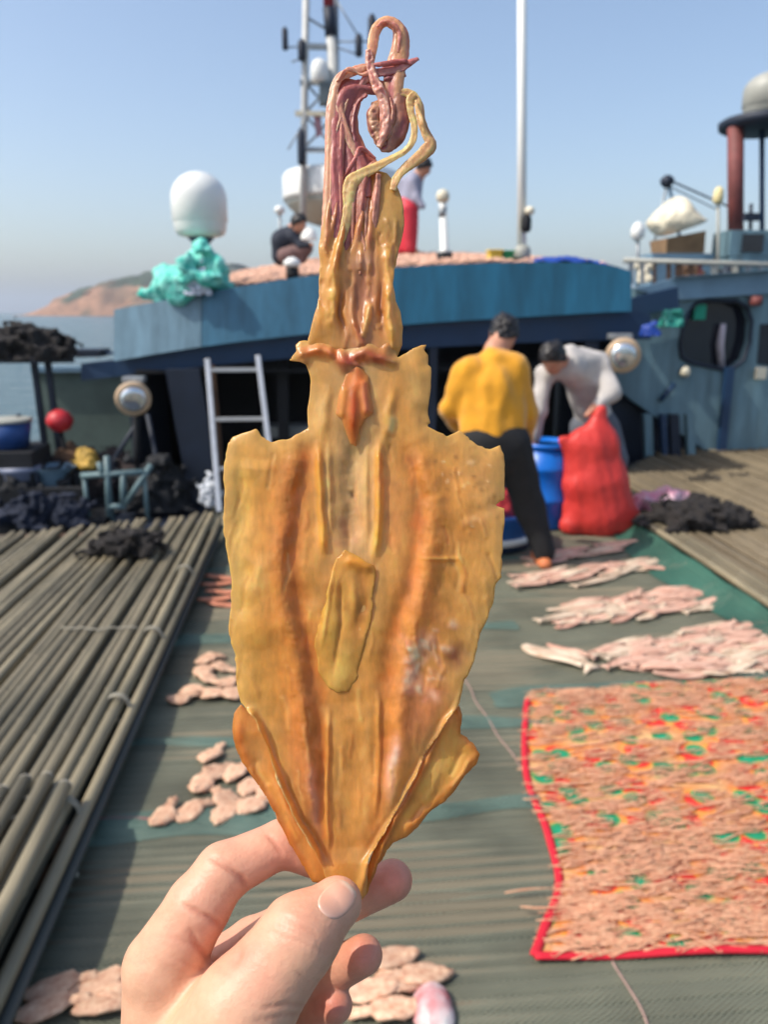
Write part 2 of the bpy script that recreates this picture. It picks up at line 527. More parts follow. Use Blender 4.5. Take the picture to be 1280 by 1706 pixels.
M_fold_net = net_mat('teal_net_fold', L(94, 118, 106), 0.42)
M_edge_net = net_mat('green_edge_netting', L(54, 98, 82), 0.55)
def net_z(x, y):
    return 0.006 + 0.004 * math.sin(y * 9 + 0.7 * math.sin(x * 3)) + 0.003 * math.sin(x * 5.3 + y * 2.1) + 0.003
v, f = [], []
nx, ny = 40, 150
for i in range(nx + 1):
    for j in range(ny + 1):
        x = XL + 0.04 + (XR - XL - 0.06) * i / nx; y = Y0 + (Y1 - 0.05 - Y0) * j / ny
        v.append((x, y, net_z(x, y)))
for i in range(nx):
    for j in range(ny):
        a = i * (ny + 1) + j; f.append((a, a + ny + 1, a + ny + 2, a + 1))
dn = make('netting', v, f, M_deck_net, deck, True)
# folds and overlaps of the netting running across the deck (photo pixel of left end, right end, width m)
def fold(px0, py0, px1, py1, w, m, hgt=0.012):
    a, b = PZ(px0, py0), PZ(px1, py1); n = 40; vv, ff = [], []
    ph = random.uniform(0, 6)
    for i in range(n + 1):
        t = i / n; c = a.lerp(b, t)
        ww = w * (0.75 + 0.35 * math.sin(t * 7 + ph) + 0.15 * math.sin(t * 19 + ph))
        wob = 0.02 * math.sin(t * 9 + ph * 2)
        for j in range(7):
            s = j / 6 - 0.5
            x, y = c.x, c.y + wob + s * ww
            vv.append((min(max(x, XL + .045), XR - .03), y, net_z(x, y) + 0.003 + hgt * max(0, math.cos(s * math.pi)) * (0.7 + 0.5 * math.sin(t * 31 + j))))
    for i in range(n):
        for j in range(6):
            q = i * 7 + j; ff.append((q, q + 7, q + 8, q + 1))
    return make('net_fold', vv, ff, m, deck, True)
fold(150, 1250, 900, 1205, 0.12, M_fold_net)
fold(60, 1395, 900, 1345, 0.15, M_fold_net, 0.02)
fold(240, 1075, 860, 1045, 0.12, M_fold_net)
fold(820, 1172, 1400, 1125, 0.16, M_fold_net)
fold(310, 955, 900, 930, 0.12, M_fold_net)
# strip of bright green netting along the right edge of the deck
v, f = [], []
for i in range(61):
    y = 1.2 + 5.4 * i / 60
    w = 0.22 + 0.05 * math.sin(y * 3.1)
    for j in range(6):
        t = j / 5; v.append((XR - 0.03 - w * (1 - t), y + .01 * math.sin(9 * y + j), 0.022 + 0.085 * t ** 2.2 + 0.006 * math.sin(y * 11 + j * 2)))
for i in range(60):
    for j in range(5):
        q = i * 6 + j; f.append((q, q + 6, q + 7, q + 1))
make('net_edge', v, f, M_edge_net, deck, True)

# ================================================================== bamboo platforms (poles along the boat)
def pole_mesh(ln, r, seed, nodes=True):
    rnd = random.Random(seed); q = MB(); pts, rad = [], []
    y = 0.0; a0 = rnd.uniform(0, 6)
    while y < ln:
        for dy, k in ((0, 1.0), (0.012, 1.12), (0.024, 1.0)):
            if y + dy < ln:
                pts.append((0.010 * math.sin(a0 + y * 1.3), y + dy, 0.006 * math.sin(a0 * 2 + y * 1.7)))
                rad.append(r * k * (1 - 0.10 * (y + dy) / ln))
        y += rnd.uniform(0.24, 0.36)
    pts.append((0.006 * math.sin(a0 + ln * 1.3), ln, 0)); rad.append(r * 0.9)
    q.tube(pts, rad, 8)
    o = q.build('pole_source', M_bamboo, None, True, origin=(0, 0, 0)); me = o.data; bpy.data.objects.remove(o)
    return me
def put(name, me, parent, loc, rz=0.0, sc=1.0):
    o = bpy.data.objects.new(name, me); COL.objects.link(o); o.parent = parent
    o.location = Vector(loc) - world_loc(parent); o.rotation_euler = (0, 0, rz); o.scale = (sc, 1, sc)
    return o
PH = 0.20
lp = empty('bamboo_platform', (-2.2, 3.0, -0.04), 'raised platform of weathered grey bamboo poles with a heap of dark net on it', 'platform')
pm = [pole_mesh(5.2, 0.0235, s) for s in range(6)]
x = -0.80; i = 0
while x > -3.6:
    y1 = 5.62 + (x + 0.8) * 0.36 + random.uniform(-.05, .05)
    y0 = max(0.3, y1 - 5.2)
    put('pole', pm[random.randrange(6)], lp, (x, y1 - 5.2, PH - 0.0235 + random.uniform(-.006, .005)), random.uniform(-.005, .005), random.uniform(.84, 1.14))
    x -= random.uniform(0.042, 0.049); i += 1
# edge rails, cross beams and side board
mb = MB(); mb.hexa([(-3.65, .35, .138), (-.78, .35, .138), (-.78, 5.5, .138), (-3.65, 4.5, .138)], [(-3.65, .35, .152), (-.78, .35, .152), (-.78, 5.5, .152), (-3.65, 4.5, .152)]); mb.build('gap_fill', mat('brown_gap_fill', L(96, 88, 68), .9, .3, 20, stretch=(1, .1, 1)), lp)  # brown sheet added just under the poles so gaps do not go black
mb = MB(); mb.tube([(-0.745, 0.4, 0.135), (-0.742, 3.0, 0.138), (-0.745, 5.6, 0.135)], 0.021, 8)
mb.build('edge_rail', M_bamboo, lp, True)
mb = MB(); mb.tube([(-0.735, 0.4, 0.075), (-0.735, 5.6, 0.08)], 0.02, 8)
mb.build('edge_rail', mat('shaded_bamboo', L(74, 76, 72), 0.7, 0.3, 6, stretch=(1, .1, 1)), lp, True)  # lower rail in a darker bamboo tone for the edge's shadow side
for y in (0.9, 2.05, 3.2, 4.35, 5.3):
    mb = MB(); mb.box((-2.1, y, 0.09), (2.7, 0.07, 0.08)); mb.build('cross_beam', M_wood, lp)
    mb = MB(); mb.box((-0.83, y, 0.02), (0.07, 0.07, 0.10)); mb.build('leg', M_wood, lp)
    mb = MB(); mb.box((-3.3, y, 0.02), (0.07, 0.07, 0.10)); mb.build('leg', M_wood, lp)
for (px, py, ln) in ((42, 1300, 1.1), (78, 1296, 1.0), (4, 1318, 1.0), (108, 1310, .9)):   # short poles with pale cut ends lying on top
    e = PZ(px, py, PH + .02); q = MB(); q.tube([(e.x, e.y - ln, PH + .018), (e.x + .01, e.y - ln / 2, PH + .02), (e.x, e.y, PH + .02)], [.024, .024, .022], 8)
    o = q.build('pole', M_bamboo, lp, True)
    q = MB(); q.tube([(e.x, e.y, PH + .02), (e.x, e.y + .004, PH + .02)], .0215, 8); q.build('pole_end', mat('cut_bamboo', L(196, 190, 176), .7, .2, 30), o)
# rope lashings
for y in (2.1, 2.75, 3.4, 4.3):
    mb = MB()
    for dx in (0, 0.014):
        mb.tube([(-0.79 + 0.045 * math.cos(a), y + dx, 0.155 + 0.056 * math.sin(a)) for a in np.linspace(0, 2 * math.pi, 13)], 0.0045, 6, cap=False)
    mb.build('lashing', M_ropew, lp, True)
for a, b in (((-0.86, 2.1), (-1.12, 2.13)), ((-0.84, 2.05), (-1.0, 1.96)), ((-0.85, 3.4), (-1.2, 3.42))):
    mb = MB(); P0 = Vector((a[0], a[1], PH + .012)); P1 = Vector((b[0], b[1], PH + .012))
    mb.tube([P0.lerp(P1, t) + Vector((0, 0.01 * math.sin(9 * t), 0.004 * math.sin(20 * t))) for t in np.linspace(0, 1, 9)], 0.004, 6)
    mb.build('lashing', M_ropew, lp, True)
mb = MB(); mb.tube([PZ(70, 1445, .02), PZ(100, 1450, .03), PZ(130, 1458, .02)], 0.008, 8)
tag(mb.build('wooden_peg', M_ropew, None, True), 'short pale stick on the netting beside the edge of the bamboo platform', 'stick')

RH = 0.12
rp_ = empty('bamboo_platform', (3.6, 5.0, -0.04), 'raised brown platform of thin bamboo poles in front of the slate-blue cabin wall', 'platform')
M_bamboo2 = mat('brown_bamboo', L(136, 122, 96), 0.6, 0.3, 5, col2=L(90, 80, 64), bump=0.25, bscale=30, stretch=(1, 0.12, 1), obj_var=0.2)
def recol(me, m):
    me = me.copy(); me.materials.clear(); me.materials.append(m); return me
pm2 = [recol(pole_mesh(6.6, 0.024, 20 + s), M_bamboo2) for s in range(4)]
pm2e = pole_mesh(6.6, 0.026, 40)
x = 2.40; i = 0
while x < 5.6:
    y1 = 6.5 + (x - 2.4) * 0.9 if x < 4.0 else 8.0 + random.uniform(-.04, .04)
    put('pole', pm2e if i < 3 else pm2[random.randrange(4)], rp_, (x, y1 - 6.6 + 0.4 * (x - 2.4), RH - 0.024 + random.uniform(-.004, .004)), random.uniform(-.004, .004), random.uniform(.85, 1.1))
    x += random.uniform(0.047, 0.054); i += 1
for y in (1.2, 2.8, 4.4, 6.0):
    mb = MB(); mb.box((4.0, y, 0.035), (3.1, 0.07, 0.07)); mb.build('cross_beam', M_wood, rp_)
    for lx in (2.5, 5.45):
        mb = MB(); mb.box((lx, y + .001, -0.02), (0.065, 0.065, 0.04)); mb.build('leg', M_wood, rp_)

# ================================================================== the fishing boat the deck belongs to
boat = empty('fishing_boat', (0.6, 8.0, -1.3), 'blue fishing boat cabin with a curved blue roof edge and dark openings below', 'boat')
# hull below the deck and platforms
mb = MB()
hl = [(-3.7, 0.2), (5.9, 0.2), (5.9, 7.6), (5.2, 8.1), (2.8, 8.2), (2.8, 14.5), (-1.9, 14.5), (-1.9, 6.2), (-3.7, 5.6)]
nb = len(hl)
mb.add([(a, b, -1.3) for a, b in hl] + [(a, b, -0.105) for a, b in hl], [tuple(range(nb))[::-1], tuple(range(nb, 2 * nb))] + [(i, (i + 1) % nb, nb + (i + 1) % nb, nb + i) for i in range(nb)])
mb.build('hull', M_navydk, boat)
# curved roof edge traced at the cabin front
FY = 6.9
xs_ = [190, 260, 335, 420, 520, 640, 760, 880, 1000, 1050]
t_ = [516, 503, 489, 474, 459, 447, 440, 437, 440, 452]
m_ = [602, 590, 578, 567, 556, 544, 535, 528, 521, 519]
b_ = [628, 620, 611, 603, 594, 584, 577, 571, 567, 566]
def curve(ys, dy=0.0):
    out = []
    for x, y in zip(xs_, ys):
        bow = 0.30 * max(0, (500 - x) / 310) ** 1.6          # the left end sweeps back
        out.append(PY(x, y, FY + bow + dy))
    return out
T, Mi, Bo = curve(t_, 0.04), curve(m_), curve(b_, 0.12)
TB, BB = [p + Vector((0, 0.06, -0.0)) for p in T], [p + Vector((0, 0.06, 0)) for p in Mi]
def dense(c, n=6): return [Vector(p) for p in spline([tuple(q) for q in c], n)]
Td, Md, Bd = dense(T), dense(Mi), dense(Bo)
def strip(name, A, B, i0, i1, m, th=0.05):
    A, B = A[i0:i1 + 1], B[i0:i1 + 1]; n = len(A); v = []
    for p in A: v.append(p)
    for p in B: v.append(p)
    for p in A: v.append(p + Vector((0, th, -.001)))
    for p in B: v.append(p + Vector((0, th, .001)))
    f = []
    for i in range(n - 1):
        f += [(i, n + i, n + i + 1, i + 1), (2 * n + i, 2 * n + i + 1, 3 * n + i + 1, 3 * n + i), (i, i + 1, 2 * n + i + 1, 2 * n + i), (n + i, 3 * n + i, 3 * n + i + 1, n + i + 1)]
    f += [(0, 2 * n, 3 * n, n), (n - 1, 2 * n - 1, 4 * n - 1, 3 * n - 1)]
    return make(name, v, f, m, boat, False)
strip('roof_edge_panel', Td, Md, 0, 12, M_bluegrey)  # paler than the rest: worn paint plus glancing light put into the colour
strip('roof_edge_panel', [p + Vector((.006, 0, 0)) for p in Td], [p + Vector((.006, 0, 0)) for p in Md], 12, 26, mat('faded_blue_paint', L(58, 108, 134), 0.45, 0.42, 5.0, stretch=(1.2, 1.2, .25), bump=0.15, bscale=22))
strip('roof_edge_panel', [p + Vector((.012, 0, 0)) for p in Td], [p + Vector((.012, 0, 0)) for p in Md], 26, len(Td) - 1, M_blue)
# lower band darkened for the shade of its inward tilt, longer to the left
B0 = [PY(135, 606, FY + 0.45)] + [p + Vector((0, .09, .01)) for p in Md]
B1 = [PY(135, 634, FY + 0.45)] + [p for p in Bd]
B0 += [PY(1085, 525, FY + 0.12)]; B1 += [PY(1085, 566, FY + 0.12)]
strip('lower_band', B0, B1, 0, len(B0) - 1, M_navy, 0.06)
# roof: rises gently to the back
v, f = [], []
n = len(Td)
for j in range(9):
    t = j / 8
    for p in Td:
        y = p.y + 0.03 + (13.6 - p.y) * t
        v.append((p.x * (1 + 0.10 * t), y, p.z - 0.03 + 0.080 * (y - FY)))
for j in range(8):
    for i in range(n - 1):
        a = j * n + i; f.append((a, a + 1, a + n + 1, a + n))
rf = make('roof', v, f, mat('roof_boards', L(120, 104, 92), 0.8, 0.3, 3), boat, True)
sm = rf.modifiers.new('solid', 'SOLIDIFY'); sm.thickness = 0.05; sm.offset = -1
# underside, cabin back wall and interior
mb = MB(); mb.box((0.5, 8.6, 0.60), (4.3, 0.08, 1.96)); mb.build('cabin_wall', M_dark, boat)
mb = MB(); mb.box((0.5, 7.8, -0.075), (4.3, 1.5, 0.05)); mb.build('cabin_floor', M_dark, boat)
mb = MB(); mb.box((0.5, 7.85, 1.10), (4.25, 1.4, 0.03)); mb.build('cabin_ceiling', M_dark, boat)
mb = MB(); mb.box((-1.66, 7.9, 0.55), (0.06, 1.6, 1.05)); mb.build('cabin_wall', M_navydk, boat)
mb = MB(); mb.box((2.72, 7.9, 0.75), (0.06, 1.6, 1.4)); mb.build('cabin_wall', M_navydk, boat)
def beam(name, px0, py0, px1, py1, Y, w, d, m, parent):
    a, b = PY(px0, py0, Y), PY(px1, py1, Y)
    q = MB(); hw = Vector((w / 2, 0, 0)); hd = Vector((0, d / 2, 0))
    q.hexa([b - hw - hd, b + hw - hd, b + hw + hd, b - hw + hd], [a - hw - hd, a + hw - hd, a + hw + hd, a - hw + hd])
    return q.build(name, m, parent)
beam('post', 305, 615, 345, 838, 7.02, 0.29, 0.10, M_navydk, boat)
beam('post', 352, 608, 372, 835, 7.06, 0.06, 0.08, M_wood, boat)
beam('post', 470, 600, 476, 836, 7.3, 0.10, 0.10, M_dark, boat)
beam('post', 722, 580, 716, 838, 7.05, 0.07, 0.08, M_navydk, boat)
beam('post', 985, 570, 975, 840, 7.05, 0.12, 0.08, M_navydk, boat)
mb = MB(); c = PY(500, 716, 7.5); mb.box((c.x, c.y, c.z), (0.7, 0.3, 0.10)); 
mb.build('shelf', mat('grey_shelf', L(120, 122, 118), 0.6, 0.2, 5), boat)
mb = MB(); c = PY(500, 760, 7.52); mb.box((c.x, c.y, c.z - .12), (0.62, 0.26, 0.36)); mb.build('shelf_base', M_dark, boat)
# sill at the foot of the cabin front
mb = MB(); mb.box((0.9, 6.86, -0.0), (3.6, 0.10, 0.10)); mb.build('sill', M_navydk, boat)

# ladder leaning on the roof edge
lad = empty('ladder', PY(368, 850, 6.40), 'aluminium ladder leaning against the cabin roof edge', 'ladder')
lb, lt = PY(366, 852, 6.36), PY(346, 598, 6.80)
rb, rt = PY(462, 852, 6.36), PY(430, 592, 6.80)
lb.z = rb.z = 0.012
for a, b in ((lb, lt), (rb, rt)):
    q = MB(); d = (b - a).normalized(); s_ = Vector((0.021, 0, 0)); g = Vector((0, 0.03, 0))
    q.hexa([a - s_ - g, a + s_ - g, a + s_ + g, a - s_ + g], [b - s_ - g, b + s_ - g, b + s_ + g, b - s_ + g]); q.build('side_rail', M_alu, lad, bevel=.004)
for t in (0.27, 0.59, 0.915):
    a, b = lb.lerp(lt, t), rb.lerp(rt, t); q = MB(); q.box((a + b) / 2, ((b - a).length - 0.046, 0.034, 0.03), rz=0); q.build('rung', M_alu, lad, bevel=.003)
# white rag at the ladder foot

# ================================================================== lumps of net, cloth and sacks
def lump(name, px, py, Y, w, h, d, m, label, cat, z=None, seed=1, amp=0.25, fr=6.0, parent=None, res=None, sink=0.0, smooth=True, group=None, shapes=None):
    c = PY(px, py, Y); base = np.array([c.x, c.y, c.z if z is None else z])
    hw, hh, hd = w / 2, h, d / 2
    def fn(p):
        q = p
        if shapes:
            dd = None
            for (sx, sz, rx, rz) in shapes:
                e = ell(q, (sx * w, 0, sz * h), (rx * w, hd, rz * h)); dd = e if dd is None else smin(dd, e, 0.15 * min(w, h))
        else:
            dd = ell(q, (0, 0, 0.0), (hw, hd, hh))
        dd = dd + amp * min(hw, hh) * fbm(q * fr, seed, 3).astype(np.float32)
        return np.maximum(dd, -(q[:, 2] + sink))
    hh_ = res or min(w, h, d) / 22
    V, F = nets(fn, (-w * .75, -d * .8, -.02 - sink), (w * .75, d * .8, h * 1.45), hh_)
    V = relax(V, F, 1, .4)
    o = make(name, V + base, F, m, parent, smooth)
    return tag(o, label, cat, group) if parent is None else o
lump('net_heap', 213, 925, 4.62, 0.42, 0.13, 0.34, M_net_dk, 'small heap of dark net lying on the grey bamboo platform', 'net', z=PH + .004, seed=4, amp=.5, fr=14)
lump('net_heap', 1160, 870, 5.25, 0.70, 0.17, 0.42, M_net_dk, 'flat pile of black net folded on the brown bamboo platform', 'net', z=RH + .004, seed=6, amp=.4, fr=10)
lump('sack', 1090, 815, 5.75, 0.55, 0.13, 0.3, mat('pink_white_bag', L(205, 190, 200), 0.5, 0.2, 5, col2=L(206, 84, 110), bump=0.4, bscale=30), 'crumpled white and pink plastic bag behind the black net pile', 'bag', z=RH + .004, seed=8, amp=.35, fr=9)
lump('rag', 352, 850, 6.55, 0.16, 0.22, 0.12, mat('white_rag', L(200, 204, 208), 0.8, 0.2, 10, bump=0.5), 'crumpled white rag at the foot of the ladder', 'rag', z=0.01, seed=11, amp=.5, fr=18)
tc_ = PY(318, 492, FY + 0.28)
lump('net_heap', 318, 492, FY + 0.28, 0.66, 0.36, 0.42, mat('turquoise_net', L(20, 178, 160), 0.7, 0.3, 14, col2=L(150, 225, 210), bump=0.6, bscale=60), 'turquoise net heaped on the left end of the cabin roof', 'net', seed=13, amp=.24, fr=7, shapes=[(-.12, .25, .40, .45), (.14, .65, .22, .5), (.30, .35, .22, .45)], sink=0.10)
lump('cloth', 330, 492, FY + 0.06, 0.16, 0.20, 0.05, mat('white_cloth', L(205, 212, 225), 0.8, 0.1, 10, bump=0.3), 'white cloth hanging below the turquoise net', 'cloth', seed=15, amp=.3, fr=20)
# ================================================================== things on the cabin roof
def roof_z(x, y): 
    z0 = np.interp(x, [p.x for p in Td], [p.z for p in Td]); return float(z0) + 0.080 * (y - FY) - 0.028
def radome(name, px, py_top, py_bot, wpx, Y, m, label, cat, foot=None, dark=None, polew=0.05):
    a, b = PY(px, py_top, Y), PY(px, py_bot, Y); h = a.z - b.z; r = wpx / FPX * Y / 2 * .88
    root = empty(name, (b.x, Y, (foot if foot is not None else b.z)), label, cat)
    q = MB()
    pr = [(r * .55, 0), (r * .82, h * .03), (r * .93, h * .10), (r * .96, h * .22), (r * .97, h * .235), (r, h * .25), (r, h * .58)]
    for t in np.linspace(0.1, 1, 9): pr.append((r * math.cos(t * math.pi / 2) + .001, h * .58 + h * .42 * math.sin(t * math.pi / 2)))
    q.lathe(b, pr, 32); q.build('dome', m, root, True)
    if foot is not None:
        q = MB(); q.lathe((b.x, b.y, foot), [(polew * 1.8, 0), (polew * 1.8, .03), (polew, .04), (polew, b.z - foot - .08), (r * .5, b.z - foot - .002)], 16); q.build('pedestal', dark or M_navydk, root, True)
    return root
radome('radome', 335, 286, 396, 96, 7.55, M_white, 'white satellite dome on a dark pole rising from the turquoise net', 'antenna dome', foot=roof_z(-1.03, 7.55), dark=mat('grey_blue_pole', L(60, 80, 95), 0.5, 0.2, 6), polew=0.055)
# big drum-shaped radome behind the squid
b = PY(572, 376, 13.0); a = PY(572, 284, 13.0); h = a.z - b.z; r = 0.5 * 186 / FPX * 13
rd = empty('radome', (b.x, 13.0, roof_z(b.x, 13.0)), 'wide white drum-shaped radome behind the crouching person on the cabin roof', 'antenna dome')
q = MB(); q.lathe((b.x, b.y, b.z), [(r * .45, 0), (r * .7, h * .10), (r * .92, h * .33), (r * .97, h * .42)], 36); q.build('underside', mat('radome_underside', L(186, 186, 172), 0.5, 0.1, 4), rd, True)
q = MB(); q.lathe((b.x, b.y, b.z), [(r * .99, h * .425), (r, h * .5), (r, h * .86), (r * .95, h * .93), (r * .7, h * .99), (.01, h)], 36); q.build('dome', M_white, rd, True)
q = MB(); q.tube([(b.x, b.y, roof_z(b.x, 13.0)), (b.x, b.y, b.z)], 0.14, 14); q.build('pedestal', M_steel, rd, True)

# mast with lamps and small domes
MY = 12.2
mz = roof_z(PY(530, 420, MY).x, MY)
mast = empty('mast', (PY(530, 420, MY).x, MY, mz), 'lattice mast with lamps, flags and small instruments behind the squid', 'mast')
def pole(px0, py0, px1, py1, Y, w, m, parent, name='pole', Y2=None, z0=None):
    a, b_ = PY(px0, py0, Y), PY(px1, py1, Y2 or Y)
    if z0 is not None: a.z = z0
    q = MB(); q.tube([a, a.lerp(b_, .5), b_], w / 2, 10); return q.build(name, m, parent, True)
M_mastw = mat('mast_white_paint', L(190, 190, 185), 0.5, 0.25, 6)
pole(503, 420, 511, -60, MY, .10, M_mastw, mast, z0=mz)
pole(574, 420, 552, 60, MY, .15, M_mastw, mast, z0=mz)
pole(552, 62, 548, 14, MY + .001, .17, M_navydk, mast)
pole(548, 14, 546, -70, MY, .15, mat('mast_red_paint', L(150, 44, 56), 0.5, 0.2, 5), mast)
pole(566, 420, 560, -40, MY + .12, .06, M_steel, mast, z0=mz)
for y, x0, x1 in ((190, 492, 574), (138, 500, 566), (78, 498, 560), (250, 500, 570)):
    a, b_ = PY(x0, y, MY), PY(x1, y + 1, MY); q = MB(); q.box((a + b_) / 2, ((b_ - a).length, .09, .06)); q.build('crossbar', M_cream if y == 190 else M_steel, mast)
for (x0, y0, x1, y1) in ((505, 250, 560, 190), (508, 190, 556, 138), (560, 250, 506, 190), (512, 30, 548, 52), (508, 138, 556, 190)):
    pole(x0, y0, x1, y1, MY + .05, .035, M_steel, mast, 'brace')
for (x, y, w, h) in ((475, 65, 9, 30), (503, 84, 12, 28), (598, 76, 11, 30), (620, 50, 12, 40), (502, 245, 12, 50)):
    c = PY(x, y, MY - .08); q = MB(); ww, hh = w / FPX * MY / 2, h / FPX * MY / 2
    q.lathe((c.x, c.y, c.z - hh), [(ww * .8, 0), (ww, hh * .15), (ww, hh * 1.7), (ww * .5, hh * 2)], 10); q.build('lamp', M_navydk, mast, True)
for (x0, y0, x1, y1) in ((475, 80, 509, 78), (598, 92, 556, 78), (620, 70, 556, 70), (486, 104, 510, 96), (560, 0, 600, 66), (509, 200, 480, 250)):
    pole(x0, y0, x1, y1, MY - .04, .022, M_steel, mast, 'arm')
c = PY(533, 140, MY - .1); q = MB(); rr = 13.5 / FPX * MY
q.lathe(c, [(rr * .7, 0), (rr, rr * .3), (rr, rr * 1.6), (rr * .75, rr * 2.2), (rr * .2, rr * 2.5)], 18); q.build('small_dome', M_white, mast, True)
c = PY(546, 158, MY - .12); q = MB(); q.box(c, (.24, .16, .28)); q.build('instrument_box', mat('grey_box', L(95, 105, 108), .6, .2, 5), mast, bevel=.01)
c = PY(528, 208, MY); q = MB()
pl = [(c + Vector((.07 * t, .02 * math.sin(5 * t), -.10 * t - s * .12 * 0 ))) for t in (0, 1) for s in (0, 1)]
q.add([c + Vector((-.05, 0, .15)), c + Vector((.06, .03, .14)), c + Vector((.08, -.01, -.13)), c + Vector((-.01, .02, -.17)), c + Vector((-.05, .012, .15)), c + Vector((.06, .042, .14)), c + Vector((.08, .002, -.13)), c + Vector((-.01, .032, -.17))],
      [(0, 3, 2, 1), (4, 5, 6, 7), (0, 1, 5, 4), (1, 2, 6, 5), (2, 3, 7, 6), (3, 0, 4, 7)]); q.build('flag', mat('faded_red_flag', L(170, 130, 140), .8, .2, 8), mast)

# white flagpole, lamp post, boxes
wp_b = PY(870, 432, 7.6); wp_b.z = roof_z(wp_b.x, 7.6)
wp = empty('white_pole', wp_b, 'tall plain white pole standing on the cabin roof', 'pole')
q = MB(); q.tube([wp_b, PY(870, 200, 7.6), PY(870, -150, 7.6)], .042, 16); q.build('shaft', M_white, wp, True)
q = MB(); q.lathe(wp_b, [(.08, 0), (.08, .12), (.055, .16)], 16); q.build('base', M_greyw, wp, True)
c = PY(877, 372, 7.53); q = MB(); q.lathe((c.x, c.y, c.z - .08), [(.035, 0), (.05, .03), (.05, .12), (.03, .16)], 12); q.build('clamp', M_black, wp, True)
c = PY(883, 356, 7.5); q = MB(); q.lathe((c.x, c.y, c.z - .01), [(.03, 0), (.045, .02), (.045, .05), (.02, .07)], 12); q.build('clamp_light', M_cream, wp, True)
lb_ = PY(741, 424, 8.2); lb_.z = roof_z(lb_.x, 8.2)
lpst = empty('lamp_post', lb_, 'short white lamp post with round cream head on the cabin roof', 'lamp post')
q = MB(); q.lathe(lb_, [(.08, 0), (.08, .10)], 14); q.build('base', M_black, lpst, True)
q = MB(); t = PY(738, 338, 8.2); q.tube([lb_ + Vector((0, 0, .10)), lb_ + Vector((0, 0, .13)), t], [.075, .045, .038], 12); q.build('shaft', M_white, lpst, True)
q = MB(); q.tube([PY(738, 362, 8.2), PY(738, 346, 8.2)], .042, 12); q.build('band', M_steel, lpst, True)
q = MB(); q.lathe(t, [(.04, 0), (.065, .03), (.068, .07), (.05, .11), (.015, .125)], 16); q.build('lamp_head', M_cream, lpst, True)
# low grey post by the crouching person
pb = PY(487, 448, 7.3); pb.z = roof_z(pb.x, 7.3)
rp2 = empty('deck_vent', pb, 'small dark vent with a white cap at the roof edge below the crouching person', 'vent')
q = MB(); q.lathe(pb, [(.055, 0), (.055, .10), (.03, .102)], 14); q.build('pipe', M_black, rp2, True)
q = MB(); q.lathe(pb + Vector((0, 0, .103)), [(.06, 0), (.078, .02), (.075, .05), (.03, .085)], 14); q.build('cap', M_white, rp2, True)
c = PY(466, 352, 11.4); cz = roof_z(c.x, 11.4)
gl = empty('lamp_post', (c.x, 11.4, cz), 'thin post with a small white ball lamp behind the crouching person', 'lamp post')
q = MB(); q.tube([(c.x, 11.4, cz), (c.x, 11.4, c.z)], .02, 8); q.build('shaft', M_steel, gl, True)
q = MB(); q.lathe(c, [(.02, -.05), (.065, -.02), (.075, .02), (.05, .06), (.01, .075)], 14); q.build('lamp_head', M_white, gl, True)

def crate(px, py, Y, w, h, d, m, label, cat='crate', mt=None):
    c = PY(px, py, Y); z = roof_z(c.x, Y)
    root = empty('crate', (c.x, Y, z), label, cat)
    q = MB(); q.box((c.x, Y, z + h / 2), (w, d, h)); q.build('body', m, root, bevel=.01)
    q = MB(); q.box((c.x, Y, z + h + .012), (w + .02, d + .02, .02)); q.build('rim', mt or m, root, bevel=.004)
    return root
crate(824, 428, 7.5, .12, .10, .14, M_yellow, 'small yellow box on the roof edge beside the white pole')
crate(845, 428, 7.52, .10, .09, .14, M_greenbox, 'small green box on the roof edge beside the white pole')
# blue tarpaulin along the right of the roof
v, f = [], []
for i in range(31):
    t = i / 30; px = 890 + 160 * t
    e = PY(px, 440 + 14 * t ** 3, 7.02); z0 = roof_z(e.x, 7.02)
    for j in range(8):
        s = j / 7
        v.append((e.x, 6.99 + .5 * s, z0 + .01 + (.075 * math.sin(math.pi * min(1, .15 + t * .9)) * math.sin(math.pi * (0.1 + .8 * s)) + .012 * math.sin(t * 25 + s * 9)) ))
for i in range(30):
    for j in range(7):
        a_ = i * 8 + j; f.append((a_, a_ + 8, a_ + 9, a_ + 1))
tp = make('tarpaulin', v, f, M_bluetarp, None, True); sm = tp.modifiers.new('solid', 'SOLIDIFY'); sm.thickness = .006
tag(tp, 'bright blue tarpaulin draped over the right end of the cabin roof', 'tarpaulin')
# fish drying all over the roof (too far and small to count)
mb = MB()
for i in range(2600):
    x = random.uniform(-1.2, 2.6); y = random.uniform(7.05, 13.2); z = roof_z(x, y) + .008
    if abs(x - wp_b.x) < .12 and abs(y - 7.6) < .2: continue
    an = random.uniform(-.5, .5); l = random.uniform(.10, .18); w = random.uniform(.02, .035)
    dx, dy = math.cos(an) * l / 2, math.sin(an) * l / 2; nx_, ny_ = -math.sin(an) * w, math.cos(an) * w
    zz = z + random.uniform(0, .03)
    mb.add([(x - dx, y - dy, zz), (x + nx_, y + ny_, zz + .012 + ny_ * .1), (x + dx, y + dy, zz + dy * .2), (x - nx_, y - ny_, zz + .01), (x, y, zz + .03)], [(0, 3, 4), (3, 2, 4), (2, 1, 4), (1, 0, 4), (0, 1, 2, 3)])
rfish = mb.build('drying_fish', mat('drying_fish_pink', L(214, 168, 142), .7, .3, 9), None)
tag(rfish, 'pinkish fish spread out to dry over the cabin roof', 'fish', kind='stuff')

